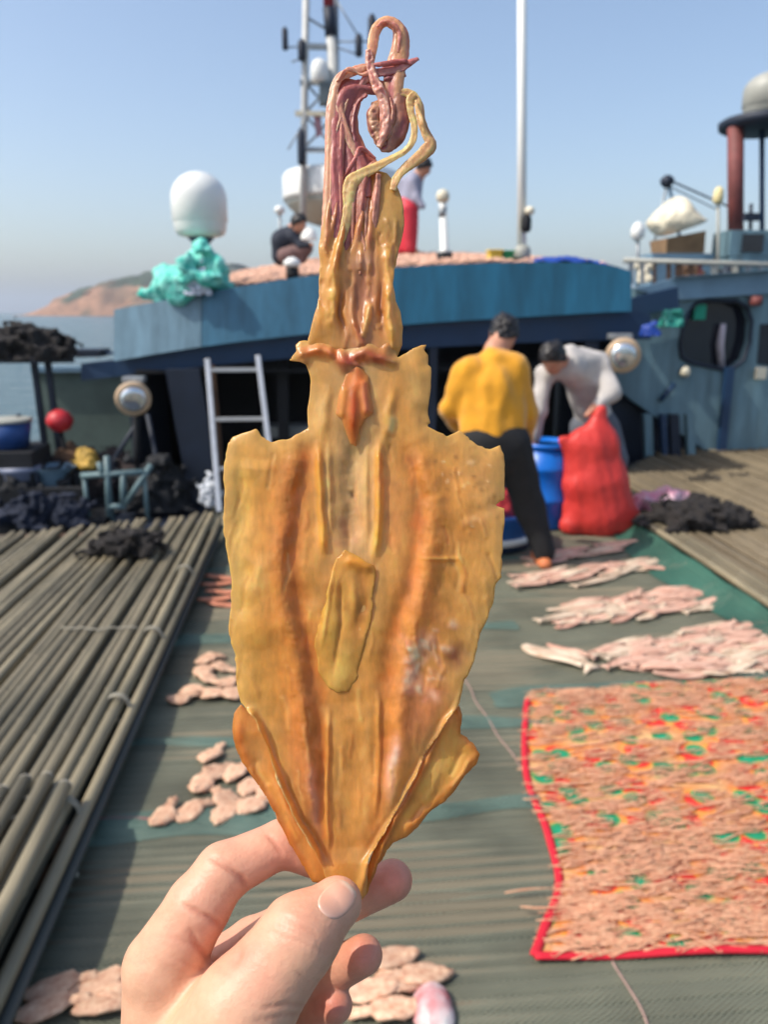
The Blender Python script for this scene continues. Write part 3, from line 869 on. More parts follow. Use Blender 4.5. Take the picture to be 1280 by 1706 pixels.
# ================================================================== lamps on the deck
def flood(px, py, Y, size, label, face=(0, 0), stand=None, post=None):
    c = PY(px, py, Y); r = size / 2
    root = empty('flood_lamp', c, label, 'lamp')
    D = Vector((math.sin(face[0]), -math.cos(face[0]), face[1])).normalized()
    def ring(prof, n, name, m):
        q = MB(); a = D.orthogonal().normalized(); b = D.cross(a)
        for rr, dd in prof:
            for k in range(n):
                an = 2 * math.pi * k / n; q.v.append(tuple(c + D * dd + (a * math.cos(an) + b * math.sin(an)) * rr))
        for i in range(len(prof) - 1):
            for k in range(n):
                k2 = (k + 1) % n; q.f.append((i * n + k, i * n + k2, (i + 1) * n + k2, (i + 1) * n + k))
        q.f.append(tuple(range(n))[::-1]); q.f.append(tuple(range((len(prof) - 1) * n, len(prof) * n)))
        return q.build(name, m, root, True)
    ring([(r * .30, -r * 1.1), (r * .62, -r * .8), (r * .92, -r * .25), (r * 1.0, -.01)], 24, 'housing', M_brass)
    ring([(r * 1.0, -.008), (r * 1.08, .0), (r * 1.06, .03), (r * .80, .034)], 28, 'rim', M_brass)
    ring([(r * .80, .0), (r * .79, .036), (r * .5, .050), (r * .02, .056)], 28, 'lens', M_glass)
    q = MB(); q.box(c + Vector((0, r * .7, r * 1.1)), (r * 1.3, r * .9, r * .35)); q.build('bracket', M_steel, root, bevel=.008)
    if post:
        q = MB(); q.tube([c + Vector((0, r * .7, 0)), Vector(post)], .03, 10); q.build('stem', M_black, root, True)
    return root
flood(222, 664, 6.6, 0.27, 'round deck lamp on a dark stand behind the grey bamboo platform', (.25, -.25), post=(PY(228, 790, 6.9).x, 6.9, 0.0))
flood(1038, 592, 6.55, 0.28, 'round deck lamp with a bright lens beside the man in the pale shirt', (-.15, -.2), post=(PY(1046, 700, 6.85).x, 6.95, 1.4))
lump('plastic_scrap', 1082, 560, 6.7, .16, .13, .12, M_bluetarp, 'scrap of blue plastic hanging beside the bright deck lamp', 'plastic', seed=22, amp=.3, fr=18)

# ================================================================== neighbouring boat on the left
nb_ = empty('work_boat', (-3.5, 8.4, -1.3), 'dark working boat moored on the left with a grey-green side', 'boat')
q = MB(); q.box((-4.6, 8.5, -.65), (5.6, 4.2, 1.2)); q.build('hull', M_black, nb_)
q = MB(); c0, c1 = PY(105, 640, 8.6), PY(300, 640, 8.6); q.box(((c0.x + c1.x) / 2, 8.6, .48), (c1.x - c0.x + .5, .08, 1.06)); q.build('side_wall', mat('grey_green_paint', L(92, 108, 100), .6, .25, 3), nb_)
q = MB(); q.box(((c0.x + c1.x) / 2, 8.55, 1.03), (c1.x - c0.x + .56, .14, .05)); q.build('rail', M_slatelt, nb_)
q = MB(); q.box((-4.6, 6.6, .03), (5.2, .08, .3)); q.build('bulwark', M_black, nb_)
for px in (55, 78):
    beam('post', px, 590, px + 22, 760, 7.4, .05, .05, M_navydk, nb_)
q = MB(); a, b_ = PY(-60, 600, 7.4), PY(85, 605, 7.4); q.box(((a.x + b_.x) / 2, 7.6, 1.18), (b_.x - a.x, 1.0, .05), rx=-.06); q.build('canopy_frame', M_navydk, nb_)
beam('plank', 60, 582, 165, 590, 9.5, .9, .1, M_navy, nb_)
q = MB(); a, b_ = PY(50, 588, 9.5), PY(175, 588, 9.5); q.box(((a.x + b_.x) / 2, 9.5, (a.z)), (b_.x - a.x, .5, .08)); q.build('platform_edge', M_navydk, nb_)
lump('net_heap', 30, 640, 7.4, 1.0, .28, .7, M_net_dk, 'dark net bundled on top of the canopy of the left boat', 'net', z=1.2, seed=31, amp=.3, fr=12)
lump('net_heap', 20, 800, 7.0, 1.3, .42, .8, M_black, 'large black heap of gear behind the grey bamboo platform', 'net', z=-.06, seed=32, amp=.35, fr=8)
lump('net_heap', 150, 800, 7.3, 1.0, .38, .7, mat('brown_net', L(58, 48, 46), .9, .5, 20, bump=.8), 'brown heap of net and gear below the red buoy', 'net', z=-.06, seed=33, amp=.4, fr=10)
lump('net_heap', 262, 830, 6.75, .55, .40, .35, M_black, 'black bundle beside the navy post of the cabin', 'net', z=-.06, seed=34, amp=.35, fr=9)
lump('sack', 142, 752, 6.95, .22, .16, .2, mat('ochre_sack', L(200, 160, 70), .7, .3, 9), 'ochre bag on the brown net heap', 'bag', z=.28, seed=35, amp=.3, fr=14)
c = PY(100, 705, 7.1); by = empty('buoy', c, 'red round buoy on the brown net heap behind the left platform', 'buoy')
q = MB(); rr = .115
q.lathe((c.x, c.y, c.z - rr * .7), [(.02, 0), (rr * .7, rr * .2), (rr, rr * .75), (rr, rr), (rr * .75, rr * 1.5), (rr * .25, rr * 1.75)], 20); q.build('float', M_red, by, True)
q = MB(); q.tube([c + Vector((0, 0, -.08)), c + Vector((.02, .1, -.5))], .02, 8); q.build('stem', M_black, by, True)
c = PY(18, 745, 6.9); tb = empty('tub', c, 'blue plastic tub with a pale rim on the left boat', 'tub')
q = MB(); q.lathe((c.x, c.y, c.z), [(.15, 0), (.19, .22)], 24); q.build('body', mat('faded_blue_tub', L(30, 70, 130), .5, .3, 6), tb, True)
q = MB(); q.lathe((c.x, c.y, c.z + .222), [(.20, 0), (.20, .025), (.17, .03)], 24); q.build('rim', M_greyw, tb, True)
q = MB(); q.box((c.x, c.y, c.z - .22), (.5, .5, .42)); q.build('stand', M_black, tb)
c = PY(35, 790, 6.75); q = MB(); q.lathe((c.x, c.y, c.z - .3), [(.12, 0), (.15, .32), (.17, .34), (.17, .37)], 20)
tag(q.build('bucket', mat('grey_bucket', L(120, 128, 150), .5, .2, 5), None, True), 'grey bucket in front of the blue tub', 'bucket')
# more gear on the left boat
c = PY(88, 772, 6.85); q = MB(); q.lathe((c.x, c.y, -.05), [(.13, 0), (.13, .30), (.19, .36), (.20, .37), (.17, .36), (.1, .31)], 20)
tag(q.build('basin', mat('pale_blue_basin', L(120, 150, 170), .5, .2, 5), None, True), 'pale blue basin standing among the black gear on the left boat', 'basin')
lump('basket', 118, 745, 7.2, .26, .2, .22, mat('brown_basket', L(110, 82, 60), .9, .4, 30, bump=.8, bscale=60), 'brown basket beside the ochre bag on the left boat', 'basket', z=.26, seed=36, amp=.25, fr=16)
lump('net_heap', 65, 830, 6.45, .7, .22, .3, mat('blue_black_net', L(30, 38, 56), .9, .5, 30, bump=1.0, bscale=80), 'blue-black net slumped over the bulwark of the left boat', 'net', z=-.1, seed=37, amp=.45, fr=11)
for k, (x0, y0, x1, y1, l) in enumerate(((246, 690, 268, 800, 'dark slanting pole leaning behind the round lamp stand'), (190, 765, 232, 700, 'dark slanting pole leaning against the grey-green side'), (30, 690, 60, 830, 'dark pole leaning beside the blue tub'))):
    a, b_ = PY(x0, y0, 7.0), PY(x1, y1, 6.9); lo_ = a if a.z < b_.z else b_
    q = MB(); q.tube([a, b_, Vector((lo_.x, lo_.y, -.06))] if lo_ is b_ else [b_, a, Vector((lo_.x, lo_.y, -.06))], .022, 8); tag(q.build('leaning_pole', M_navydk, None, True), l, 'pole')
for k in range(3):
    c = PY(196 + 17 * k, 812 - 3 * k, 7.05); q = MB(); q.lathe((c.x, c.y, c.z - .05), [(.02, 0), (.05, .02), (.06, .06), (.045, .10), (.012, .12)], 14)
    tag(q.build('net_float', mat('dull_float', L(150, 140, 130), .6, .3, 8), None, True), 'small dull net float lying behind the teal steel frame', 'float', 'net floats')
# pale teal steel frame
tf = empty('steel_frame', PY(185, 860, 6.45), 'pale teal welded steel frame behind the grey bamboo platform', 'frame')
for (x0, y0, x1, y1) in ((135, 793, 245, 786), (178, 760, 182, 860), (205, 790, 205, 842), (205, 845, 252, 775), (165, 770, 172, 795), (180, 842, 210, 845)):
    a, b_ = PY(x0, y0, 6.45), PY(x1, y1, 6.45); q = MB(); q.tube([a, b_], .026, 8); q.build('bar', M_teal, tf, True)
for px in (140, 180, 240):
    a = PY(px, 792, 6.47); q = MB(); q.tube([a, Vector((a.x, a.y + .02, -.1))], .02, 8); q.build('leg', M_teal, tf, True)
# triangular dark stand under the lamp + slanting poles
for (x0, y0, x1, y1, Y) in ((232, 700, 262, 790, 6.8), (238, 690, 190, 770, 6.85)):
    pass
c = PY(14, 556, 60); wb = empty('distant_boat', (c.x, c.y, SEA_Z), 'small white boat far out on the water beside the island', 'boat')
sc = 60 / FPX
q = MB(); q.hexa([(c.x - 22 * sc, c.y - .6, SEA_Z - .1), (c.x + 16 * sc, c.y - .6, SEA_Z - .1), (c.x + 16 * sc, c.y + .6, SEA_Z - .1), (c.x - 22 * sc, c.y + .6, SEA_Z - .1)], [(c.x - 28 * sc, c.y - .8, SEA_Z + .55), (c.x + 22 * sc, c.y - .8, SEA_Z + .45), (c.x + 22 * sc, c.y + .8, SEA_Z + .45), (c.x - 28 * sc, c.y + .8, SEA_Z + .55)]); q.build('hull', M_bluegrey, wb)
q = MB(); q.box((c.x, c.y, SEA_Z + .95), (22 * sc, .9, .9)); q.build('cabin', M_white, wb, bevel=.08)

# ================================================================== boat on the right
rb_ = empty('moored_boat', (5.0, 9.0, -1.3), 'slate-blue cabin of the boat moored on the right with a dark window', 'boat')
WY = 8.3
def wall(name, pts, Y, th, m, parent, hole=None, dys=None):
    F_ = [PY(x, y, Y + (dys[i] if dys else 0)) for i, (x, y) in enumerate(pts)]; n = len(F_)
    v = F_ + [p + Vector((0, th, 0)) for p in F_]
    f = [tuple(range(n))[::-1], tuple(range(n, 2 * n))] + [(i, (i + 1) % n, n + (i + 1) % n, n + i) for i in range(n)]
    q = MB(); q.add(v, f); o = q.build(name, m, parent)
    return o
# wall plates around the window opening
win = [(1150, 520), (1160, 506), (1180, 500), (1228, 502), (1246, 512), (1253, 535), (1250, 570), (1240, 600), (1225, 612), (1205, 616), (1150, 604), (1136, 596), (1133, 575), (1138, 545)]
wall('wall_plate', [(1058, 480), (1128, 470), (1130, 545), (1128, 600), (1136, 660), (1192, 762), (1050, 665), (1020, 640), (1020, 560), (1062, 555)], WY, .12, M_slate, rb_)
top_ = [(1128, 470), (1420, 440), (1420, 520), (1260, 520), (1253, 535), (1246, 512), (1228, 502), (1180, 500), (1160, 506), (1150, 520), (1138, 545), (1130, 545)]
wall('wall_plate', top_, WY, .12, M_slate, rb_)
bot_ = [(1130, 545), (1138, 545), (1133, 575), (1136, 596), (1150, 604), (1205, 616), (1225, 612), (1240, 600), (1250, 570), (1253, 535), (1260, 520), (1420, 520), (1420, 800), (1192, 800), (1192, 762), (1136, 660), (1128, 600)]
wall('wall_plate', bot_, WY + .002, .12, M_slate, rb_)
wnd = wall('window', [(1125, 490), (1262, 490), (1262, 625), (1125, 625)], WY + .13, .02, M_pane, rb_)
fr = MB(); wp3 = [PY(x, y, WY - .01) for x, y in win]; fr.tube(wp3 + [wp3[0]], .022, 6); fr.build('frame', M_navydk, wnd, True)
q = MB(); cc = [PY(1205, 540, WY + .07), PY(1200, 575, WY + .06), PY(1202, 612, WY + .07)]; q.tube(cc, [.05, .065, .06], 10, flat=.5); q.build('curtain', mat('pale_curtain', L(178, 172, 182), .8, .15, 10), wnd, True)
q = MB(); c = PY(1165, 520, WY + .07); q.box(c, (.13, .06, .16)); q.build('green_card', mat('teal_green_card', L(20, 150, 120), .6, .1, 5), wnd)
beam('seam_post', 1216, 612, 1200, 770, WY - .05, .09, .06, M_navy, rb_)
beam('visor', 1128, 462, 1420, 440, WY - .1, .1, .1, M_slatelt, rb_)
wall('upper_band', [(1058, 482), (1130, 462), (1420, 438), (1420, 480), (1128, 500)], WY - .06, .05, M_slatelt, rb_)
wall('side_window', [(1268, 540), (1300, 540), (1300, 612), (1262, 606)], WY - .012, .01, M_pane, rb_)
q = MB(); c = PY(1268, 622, WY - .05); q.box(c, (.12, .05, .13)); q.build('light_box', M_cream, rb_, bevel=.01)
q = MB(); c = PY(1142, 620, WY - .05); q.lathe((c.x, c.y, c.z - .05), [(.03, 0), (.055, .03), (.05, .08), (.02, .11)], 14); q.build('wall_lamp', M_cream, rb_, True)
q = MB(); c = PY(1260, 502, WY - .09); q.lathe((c.x, c.y, c.z - .05), [(.05, 0), (.07, .03), (.06, .10)], 12); q.build('wall_lamp', M_rust, rb_, True)
pole(1100, 668, 1124, 640, WY - .04, .05, M_navy, rb_, 'handrail')
q = MB(); q.box((6.2, 10.2, .35), (6.0, 3.5, 3.0)); q.build('cabin_block', M_navydk, rb_)
q = MB(); q.box((4.3, 9.2, -.6), (3.6, 1.6, 1.25)); q.build('hull', M_navydk, rb_)
q = MB(); c = PY(1052, 600, 9.0); q.box((3.6, 9.1, .6), (.9, .8, 1.5)); q.build('shade_box', M_dark, rb_)  # solid dark box stands in for the shaded space below the wall
for (px, w, m) in ((1078, .09, M_slate), (1104, .06, M_navy), (1122, .10, M_navydk), (1148, .08, M_slate)):
    beam('strut', px, 690, px + 4, 790, 8.05, w, .08, m, rb_)
wall('eave', [(1040, 500), (1130, 478), (1132, 512), (1050, 530)], WY - .16, .08, M_navy, rb_)
lump('plastic_bundle', 1118, 545, 8.0, .24, .17, .2, mat('teal_plastic', L(40, 140, 125), .5, .2, 6), 'teal plastic bundle wedged beside the slate-blue cabin corner', 'plastic', seed=41, amp=.3, fr=12)

# upper deck of the right boat: rail, posts, gear
UY = 10.6
udk = empty('upper_deck', (PY(1200, 470, UY).x, UY, 1.9), 'pale railing with clutter along the upper deck of the right boat', 'railing')
a, b_ = PY(1040, 434, UY), PY(1420, 446, UY); q = MB(); q.tube([a, b_], .035, 8); q.build('top_rail', M_greyw, udk, True)
a, b_ = PY(1050, 476, UY), PY(1420, 482, UY); q = MB(); q.box((a + b_) / 2 + Vector((0, .5, -.04)), ((b_ - a).length, 1.1, .06)); q.build('deck_plate', M_slatelt, udk)
px = 1052; i = 0
while px < 1300:
    beam('baluster', px, 437, px, 474, UY, random.uniform(.03, .09), .04, random.choice([M_cream, M_greyw, M_wood, M_steel, M_rust]), udk); px += random.uniform(14, 24); i += 1
for k, (px, m, l) in enumerate(((1072, M_cream, 'cream bundle hanging at the rail end of the right boat'), (1150, M_wood, 'brown sack stowed behind the pale railing'), (1215, M_navydk, 'dark sack stowed behind the pale railing'))):
    lump('sack', px, 472, UY + .3, .32, .26, .3, m, l, 'bag', seed=50 + k, amp=.4, fr=8)
# white covered tender / hood on a brown cradle
tz = PY(1125, 425, UY + .9)
hood = empty('covered_tender', tz, 'white canvas-covered tender on a brown cradle above the pale railing', 'boat')
cc = PY(1128, 372, UY + .9)
sc = (UY + .9) / FPX
def fn(p):
    d = ell(p, (0, 0, 0), (42 * sc, .4, 26 * sc)); d = smin(d, ell(p, (-.03, 0, .14), (22 * sc, .3, 22 * sc)), .1)
    d = d + .03 * fbm(p * 5, 60, 3).astype(np.float32)
    return np.maximum(d, -(p[:, 2] + .12 - p[:, 0] * .35))
V, F = nets(fn, (-.5, -.5, -.45), (.5, .5, .55), .028); make('canvas', relax(V, F, 1) + np.array(cc), F, M_cream, hood, True)
q = MB(); a = PY(1098, 424, UY + .9); b_ = PY(1160, 424, UY + .9); t = PY(1160, 388, UY + .9); s_ = PY(1100, 400, UY + .9)
q.hexa([a + Vector((0, -.25, 0)), b_ + Vector((0, -.25, 0)), b_ + Vector((0, .25, 0)), a + Vector((0, .25, 0))], [s_ + Vector((-.03, -.3, 0)), t + Vector((0, -.3, 0)), t + Vector((0, .3, 0)), s_ + Vector((-.03, .3, 0))]); q.build('cradle', mat('brown_cradle', L(140, 110, 78), .7, .3, 5), hood)
q = MB(); q.box((cc.x, UY + .9, tz.z - .22), (.9, .6, .44)); q.build('locker', M_slatelt, hood)
# small davit above it
dv = empty('davit', PY(1112, 425, UY + 1.4), 'dark davit arm with a block above the covered tender', 'davit')
pole(1085, 430, 1112, 305, UY + 1.4, .035, M_steel, dv); pole(1140, 430, 1114, 305, UY + 1.4, .05, M_slatelt, dv); pole(1114, 300, 1215, 345, UY + 1.4, .03, M_navydk, dv, 'arm'); pole(1114, 310, 1200, 352, UY + 1.4, .018, M_navydk, dv, 'arm')
c = PY(1112, 302, UY + 1.4); q = MB(); q.lathe((c.x, c.y, c.z - .09), [(.05, 0), (.10, .06), (.10, .12), (.04, .17)], 12); q.build('block', M_navydk, dv, True)
c = PY(1063, 386, UY + .3); bl = empty('lamp_post', (c.x, c.y, PY(1063, 436, UY + .3).z), 'white ball lamp on a short post at the end of the pale railing', 'lamp post')
q = MB(); q.lathe((c.x, c.y, c.z - .12), [(.04, 0), (.09, .05), (.095, .14), (.06, .22), (.01, .25)], 16); q.build('lamp_head', M_white, bl, True)
pole(1063, 478, 1063, 398, UY + .3, .05, M_steel, bl, 'shaft')
c = PY(1197, 330, UY + .3); yl = empty('lamp_post', (c.x, c.y, PY(1197, 440, UY + .3).z), 'pale yellow lamp on a thin post beside the red pillar', 'lamp post')
q = MB(); q.lathe((c.x, c.y, c.z - .08), [(.05, 0), (.07, .05), (.065, .17), (.03, .22)], 14); q.build('lamp_head', mat('pale_yellow', L(222, 205, 150), .5, .1, 5), yl, True)
pole(1197, 478, 1197, 340, UY + .3, .045, M_greyw, yl, 'shaft')
# red pillar, platform and grey dome
pg = empty('radar_gantry', PY(1240, 430, UY + .6), 'dark red pillar and post carrying a navy platform on the right boat', 'gantry')
pole(1226, 400, 1226, 212, UY + .6, .215, M_rust, pg, 'pillar'); pole(1270, 440, 1270, 212, UY + .7, .07, M_navy, pg, 'post'); pole(1330, 440, 1330, 212, UY + .7, .215, M_rust, pg, 'pillar')
q = MB(); c = PY(1278, 208, UY + .7); wR = 76 / FPX * UY
q.lathe((c.x, c.y, c.z - .08), [(wR * .88, 0), (wR, .04), (wR * 1.02, .12), (wR * .94, .15)], 30); q.build('platform', M_navydk, pg, True)
q = MB(); c = PY(1240, 408, UY + .5); q.box(c, (.68, .5, .34)); q.build('locker', M_slate, pg); q = MB(); q.box((c.x - .02, c.y - .26, c.z), (.3, .03, .24)); q.build('hatch', M_pane, pg)
q = MB(); c = PY(1250, 452, UY + .5); q.box(c, (.9, .5, .36)); q.build('base', M_slate, pg)
pole(1250, 395, 1252, 340, UY + .3, .05, M_navydk, pg, 'valve'); q = MB(); c = PY(1252, 362, UY + .3); q.box(c, (.2, .08, .1)); q.build('valve_head', M_navydk, pg)
radome('radome', 1280, 120, 197, 92, UY + .7, M_greyw, 'grey weathered satellite dome on the navy platform of the right boat', 'antenna dome')
# ================================================================== fish and squid drying on the deck
def flat_body(outline, th, seed, m, droop=0.0, rings=(0.97, 0.8, 0.5)):
    rnd = random.Random(seed); P = np.asarray(outline, float); n = len(P); c = P.mean(0)
    v = [(x, y, 0.0) for x, y in P]; f = []
    prev = list(range(n))
    for k, s in enumerate(rings):
        hgt = th * (0.45, 0.85, 1.0)[k]
        cur = []
        for (x, y) in P:
            ax = c[0] * 0.0 + x * (1 - (1 - s) * 0.35)         # shrink mostly across, keeps the long axis
            cur.append(len(v)); v.append((ax, y * s + c[1] * (1 - s), hgt * (1 + .35 * rnd.uniform(-1, 1))))
        for i in range(n):
            j = (i + 1) % n; f.append((prev[i], prev[j], cur[j], cur[i]))
        prev = cur
    v.append((c[0], c[1], th * .9)); q = len(v) - 1
    for i in range(n): f.append((prev[i], prev[(i + 1) % n], q))
    f.append(tuple(range(n))[::-1])
    v = np.array(v)
    L_ = np.ptp(v[:, 0]); ph = rnd.uniform(0, 6)
    v[:, 1] += 0.04 * L_ * np.sin(v[:, 0] / L_ * 4 + ph); v[:, 2] += 0.012 * (1 + np.sin(v[:, 0] / L_ * 6 + ph)) * 0.5 * (v[:, 2] > -1)
    me = bpy.data.meshes.new('dried_body'); me.from_pydata(v.tolist(), [], f); me.materials.append(m)
    me.polygons.foreach_set('use_smooth', np.ones(len(me.polygons), bool)); me.update()
    return me
def fish_outline(l=.34, w=.045):
    t = np.linspace(0, 1, 13); up = []
    for a in t: up.append((l * (a - .5), w / 2 * (math.sin(math.pi * min(1, a * .93 + .04)) ** .7) * (1 - .25 * a)))
    up[-1] = (l * .46, w * .12); up.append((l * .53, w * .42))
    lo = [(x, -y) for x, y in reversed(up)]
    return up + [(l * .49, 0)] + lo
def squid_outline(l=.20, w=.085, rnd=random):
    o = [(-.5, 0), (-.47, .09), (-.40, .20), (-.32, .29), (-.22, .34), (-.10, .35), (.02, .34), (.10, .29), (.14, .19), (.18, .14), (.24, .16), (.31, .15), (.40, .20), (.44, .14), (.36, .08), (.47, .06), (.50, .01), (.38, -.02), (.46, -.10), (.42, -.15), (.31, -.13), (.24, -.15), (.18, -.14), (.14, -.20), (.10, -.30), (.02, -.33), (-.10, -.35), (-.22, -.33), (-.32, -.28), (-.40, -.19), (-.47, -.08)]
    return [(x * l * rnd.uniform(.95, 1.05), y * w * 1.9 * rnd.uniform(.86, 1.14)) for x, y in o]
M_fish = mat('dried_fish_flesh', L(222, 184, 160), .6, .3, 34, col2=L(176, 124, 104), bump=.7, bscale=70, stretch=(.35, 1.6, 1), obj_var=.16, spec=.4)
M_fish2 = mat('dried_fish_pale', L(226, 206, 180), .6, .25, 34, col2=L(178, 146, 118), bump=.7, bscale=70, stretch=(.35, 1.6, 1), obj_var=.16, spec=.4)
M_salm = mat('salmon_flesh', L(206, 130, 98), .6, .3, 22, bump=.4, bscale=90, obj_var=.1)
M_sq = mat('dried_squid_flesh', L(224, 188, 156), .6, .25, 50, col2=L(184, 132, 104), bump=.8, bscale=90, obj_var=.15, spec=.4)
FM = [flat_body(fish_outline(.34 * s, w * 1.75), .0065, i, (M_fish, M_fish2)[i % 3 == 2]) for i, (s, w) in enumerate(((1, .045), (.9, .05), (1.15, .048), (.8, .04), (1.05, .055), (1.0, .04)))]
SQ = [flat_body(squid_outline(.155, .062, random.Random(i)), .012, 40 + i, M_sq) for i in range(5)]
SQL = [flat_body(squid_outline(.20, .05, random.Random(60 + i)), .011, 70 + i, M_sq) for i in range(3)]
SAL = [flat_body(fish_outline(.30, .05), .012, 90 + i, M_salm) for i in range(2)]
def lay(name, me, x, y, rz, label, cat, group, dz=0.0, tilt=0.0):
    o = bpy.data.objects.new(name, me); COL.objects.link(o)
    o.location = (x, y, net_z(x, y) + .003 + dz); o.rotation_euler = (tilt, random.uniform(-.03, .03), rz)
    return tag(o, label, cat, group)
rnd = random.Random(5)
def row(pa, pb, n, spread, label, group, ang=0.0, meshes=FM):
    a, b = PZ(*pa), PZ(*pb)
    base = math.atan2(b.y - a.y, b.x - a.x)
    for i in range(n):
        t = (i + rnd.uniform(-.4, .4)) / max(n - 1, 1); c = a.lerp(b, t)
        lay('dried_fish', meshes[rnd.randrange(len(meshes))], c.x + rnd.uniform(-.03, .03), c.y + rnd.uniform(-spread, spread), base + ang + rnd.gauss(0, .13) + (math.pi if rnd.random() < .4 else 0), label, 'fish', group, dz=.003 + .005 * (i % 3) + rnd.uniform(0, .002))
row((885, 975), (1100, 945), 30, .13, 'dried fish in the row nearest the feet of the man in yellow', 'fish row by the man in yellow', .05)
row((940, 1032), (1180, 996), 44, .16, 'dried fish in the middle row behind the patterned cloth', 'middle fish row', .06)
row((1030, 1100), (1275, 1062), 46, .15, 'dried fish in the row next to the patterned cloth', 'fish row by the cloth', .06)
row((1100, 1124), (1330, 1104), 18, .06, 'dried fish in the row next to the patterned cloth', 'fish row by the cloth', .03)
row((900, 936), (1030, 918), 12, .08, 'brownish dried fish heaped between the man in yellow and the red sack', 'fish by the sack', .0)
# split fish lying apart, and a second body added for its shadow
for px, py, rz, sc, l in ((928, 1100, -1.05, 1.0, 'pale split fish lying apart beside the fish rows'), (950, 1092, -0.95, .9, 'thin dark fish lying alongside the pale split fish')):
    c = PZ(px, py); o = lay('dried_fish', FM[2] if sc == 1.0 else FM[3], c.x, c.y, rz, l, 'fish', None, .004); o.scale = (1.0, 1.9 if sc == 1.0 else .7, 1.4)
# salmon-coloured strips
for i, (px, py) in enumerate(((368, 968), (362, 980), (370, 992), (358, 1004), (375, 1012))):
    c = PZ(px, py); lay('dried_fish', SAL[i % 2], c.x + .05, c.y, rnd.uniform(-.1, .1), 'salmon coloured fish strip on the deck beside the bamboo platform', 'fish', 'salmon strips', .004 + .004 * (i % 2))
for (px, py, rz) in ((352, 1105, .3), (375, 1118, -.4), (385, 1142, .2), (350, 1140, -.6), (330, 1160, .1), (365, 1165, .5), (395, 1168, -.2), (308, 1172, .15), (345, 1122, 1.0), (420, 1150, .4), (440, 1130, -.3)):
    c = PZ(px, py); lay('dried_squid', SQ[rnd.randrange(5)], c.x, c.y, rz, 'small pinkish dried squid in the loose heap on the deck', 'squid', 'squid heap', .004 + rnd.uniform(0, .012), rnd.uniform(-.1, .1))
for (px, py, rz) in ((356, 1262, 1.2), (337, 1312, 1.4), (398, 1292, 1.0), (276, 1368, 1.1), (326, 1362, .5), (382, 1362, 1.2), (428, 1352, .6), (375, 1340, 2.0), (425, 1318, 1.3), (460, 1330, .8), (455, 1295, 1.1), (480, 1360, 1.4), (365, 1295, .9)):
    c = PZ(px, py); lay('dried_squid', SQ[rnd.randrange(5)], c.x, c.y, rz + rnd.uniform(-.2, .2), 'small pale dried squid scattered on the netting behind the thumb and index finger', 'squid', 'scattered squid', .004 + rnd.uniform(0, .006), rnd.uniform(-.12, .12))
for (px, py, rz) in ((108, 1656, .08), (185, 1650, .2), (95, 1694, .05), (195, 1690, .1), (235, 1660, .3)):
    c = PZ(px, py); lay('dried_squid', SQL[rnd.randrange(3)], c.x, c.y, rz, 'long pale dried squid lying beside the wrist', 'squid', 'squid by the wrist', .004 + rnd.uniform(0, .008))
for (px, py, rz) in ((640, 1612, .1), (690, 1636, .0), (650, 1650, .15), (640, 1694, .05), (600, 1672, .2)):
    c = PZ(px, py); lay('dried_squid', SQL[rnd.randrange(3)], c.x, c.y, rz + math.pi, 'long pale dried squid lying behind the curled little finger', 'squid', 'squid by the little finger', .004 + rnd.uniform(0, .008))
c = PZ(722, 1688)
lump('wrapper', 722, 1688, c.y, .10, .035, .13, mat('white_red_plastic', L(215, 215, 210), .4, .15, 9, col2=L(196, 70, 76), bump=.4, bscale=40), 'crumpled white and red plastic wrapper on the netting', 'wrapper', z=.012, seed=77, amp=.25, fr=14, res=.004)

# thin twines lying on the net
def twine(pts, r, label, m=M_rope):
    q = MB(); P = [PZ(x, y) for x, y in pts]; P = [Vector((p[0], p[1], net_z(p[0], p[1]) + r + .003)) for p in spline([(p.x, p.y) for p in P], 10)]
    for p in P: p.x += .004 * math.sin(p.y * 23); 
    q.tube(P, r, 6); return tag(q.build('twine', m, None, True), label, 'twine')
twine([(770, 1125), (800, 1185), (845, 1250), (882, 1305)], .0028, 'thin pinkish twine running to the left edge of the patterned cloth')
twine([(1022, 1612), (1045, 1655), (1072, 1706), (1090, 1760)], .0028, 'thin pinkish twine running out from the hem of the patterned cloth')
twine([(130, 1375), (200, 1372), (260, 1374)], .004, 'short pink twine end beside the scattered squid', mat('red_twine', L(170, 104, 104), .9, .2, 50))

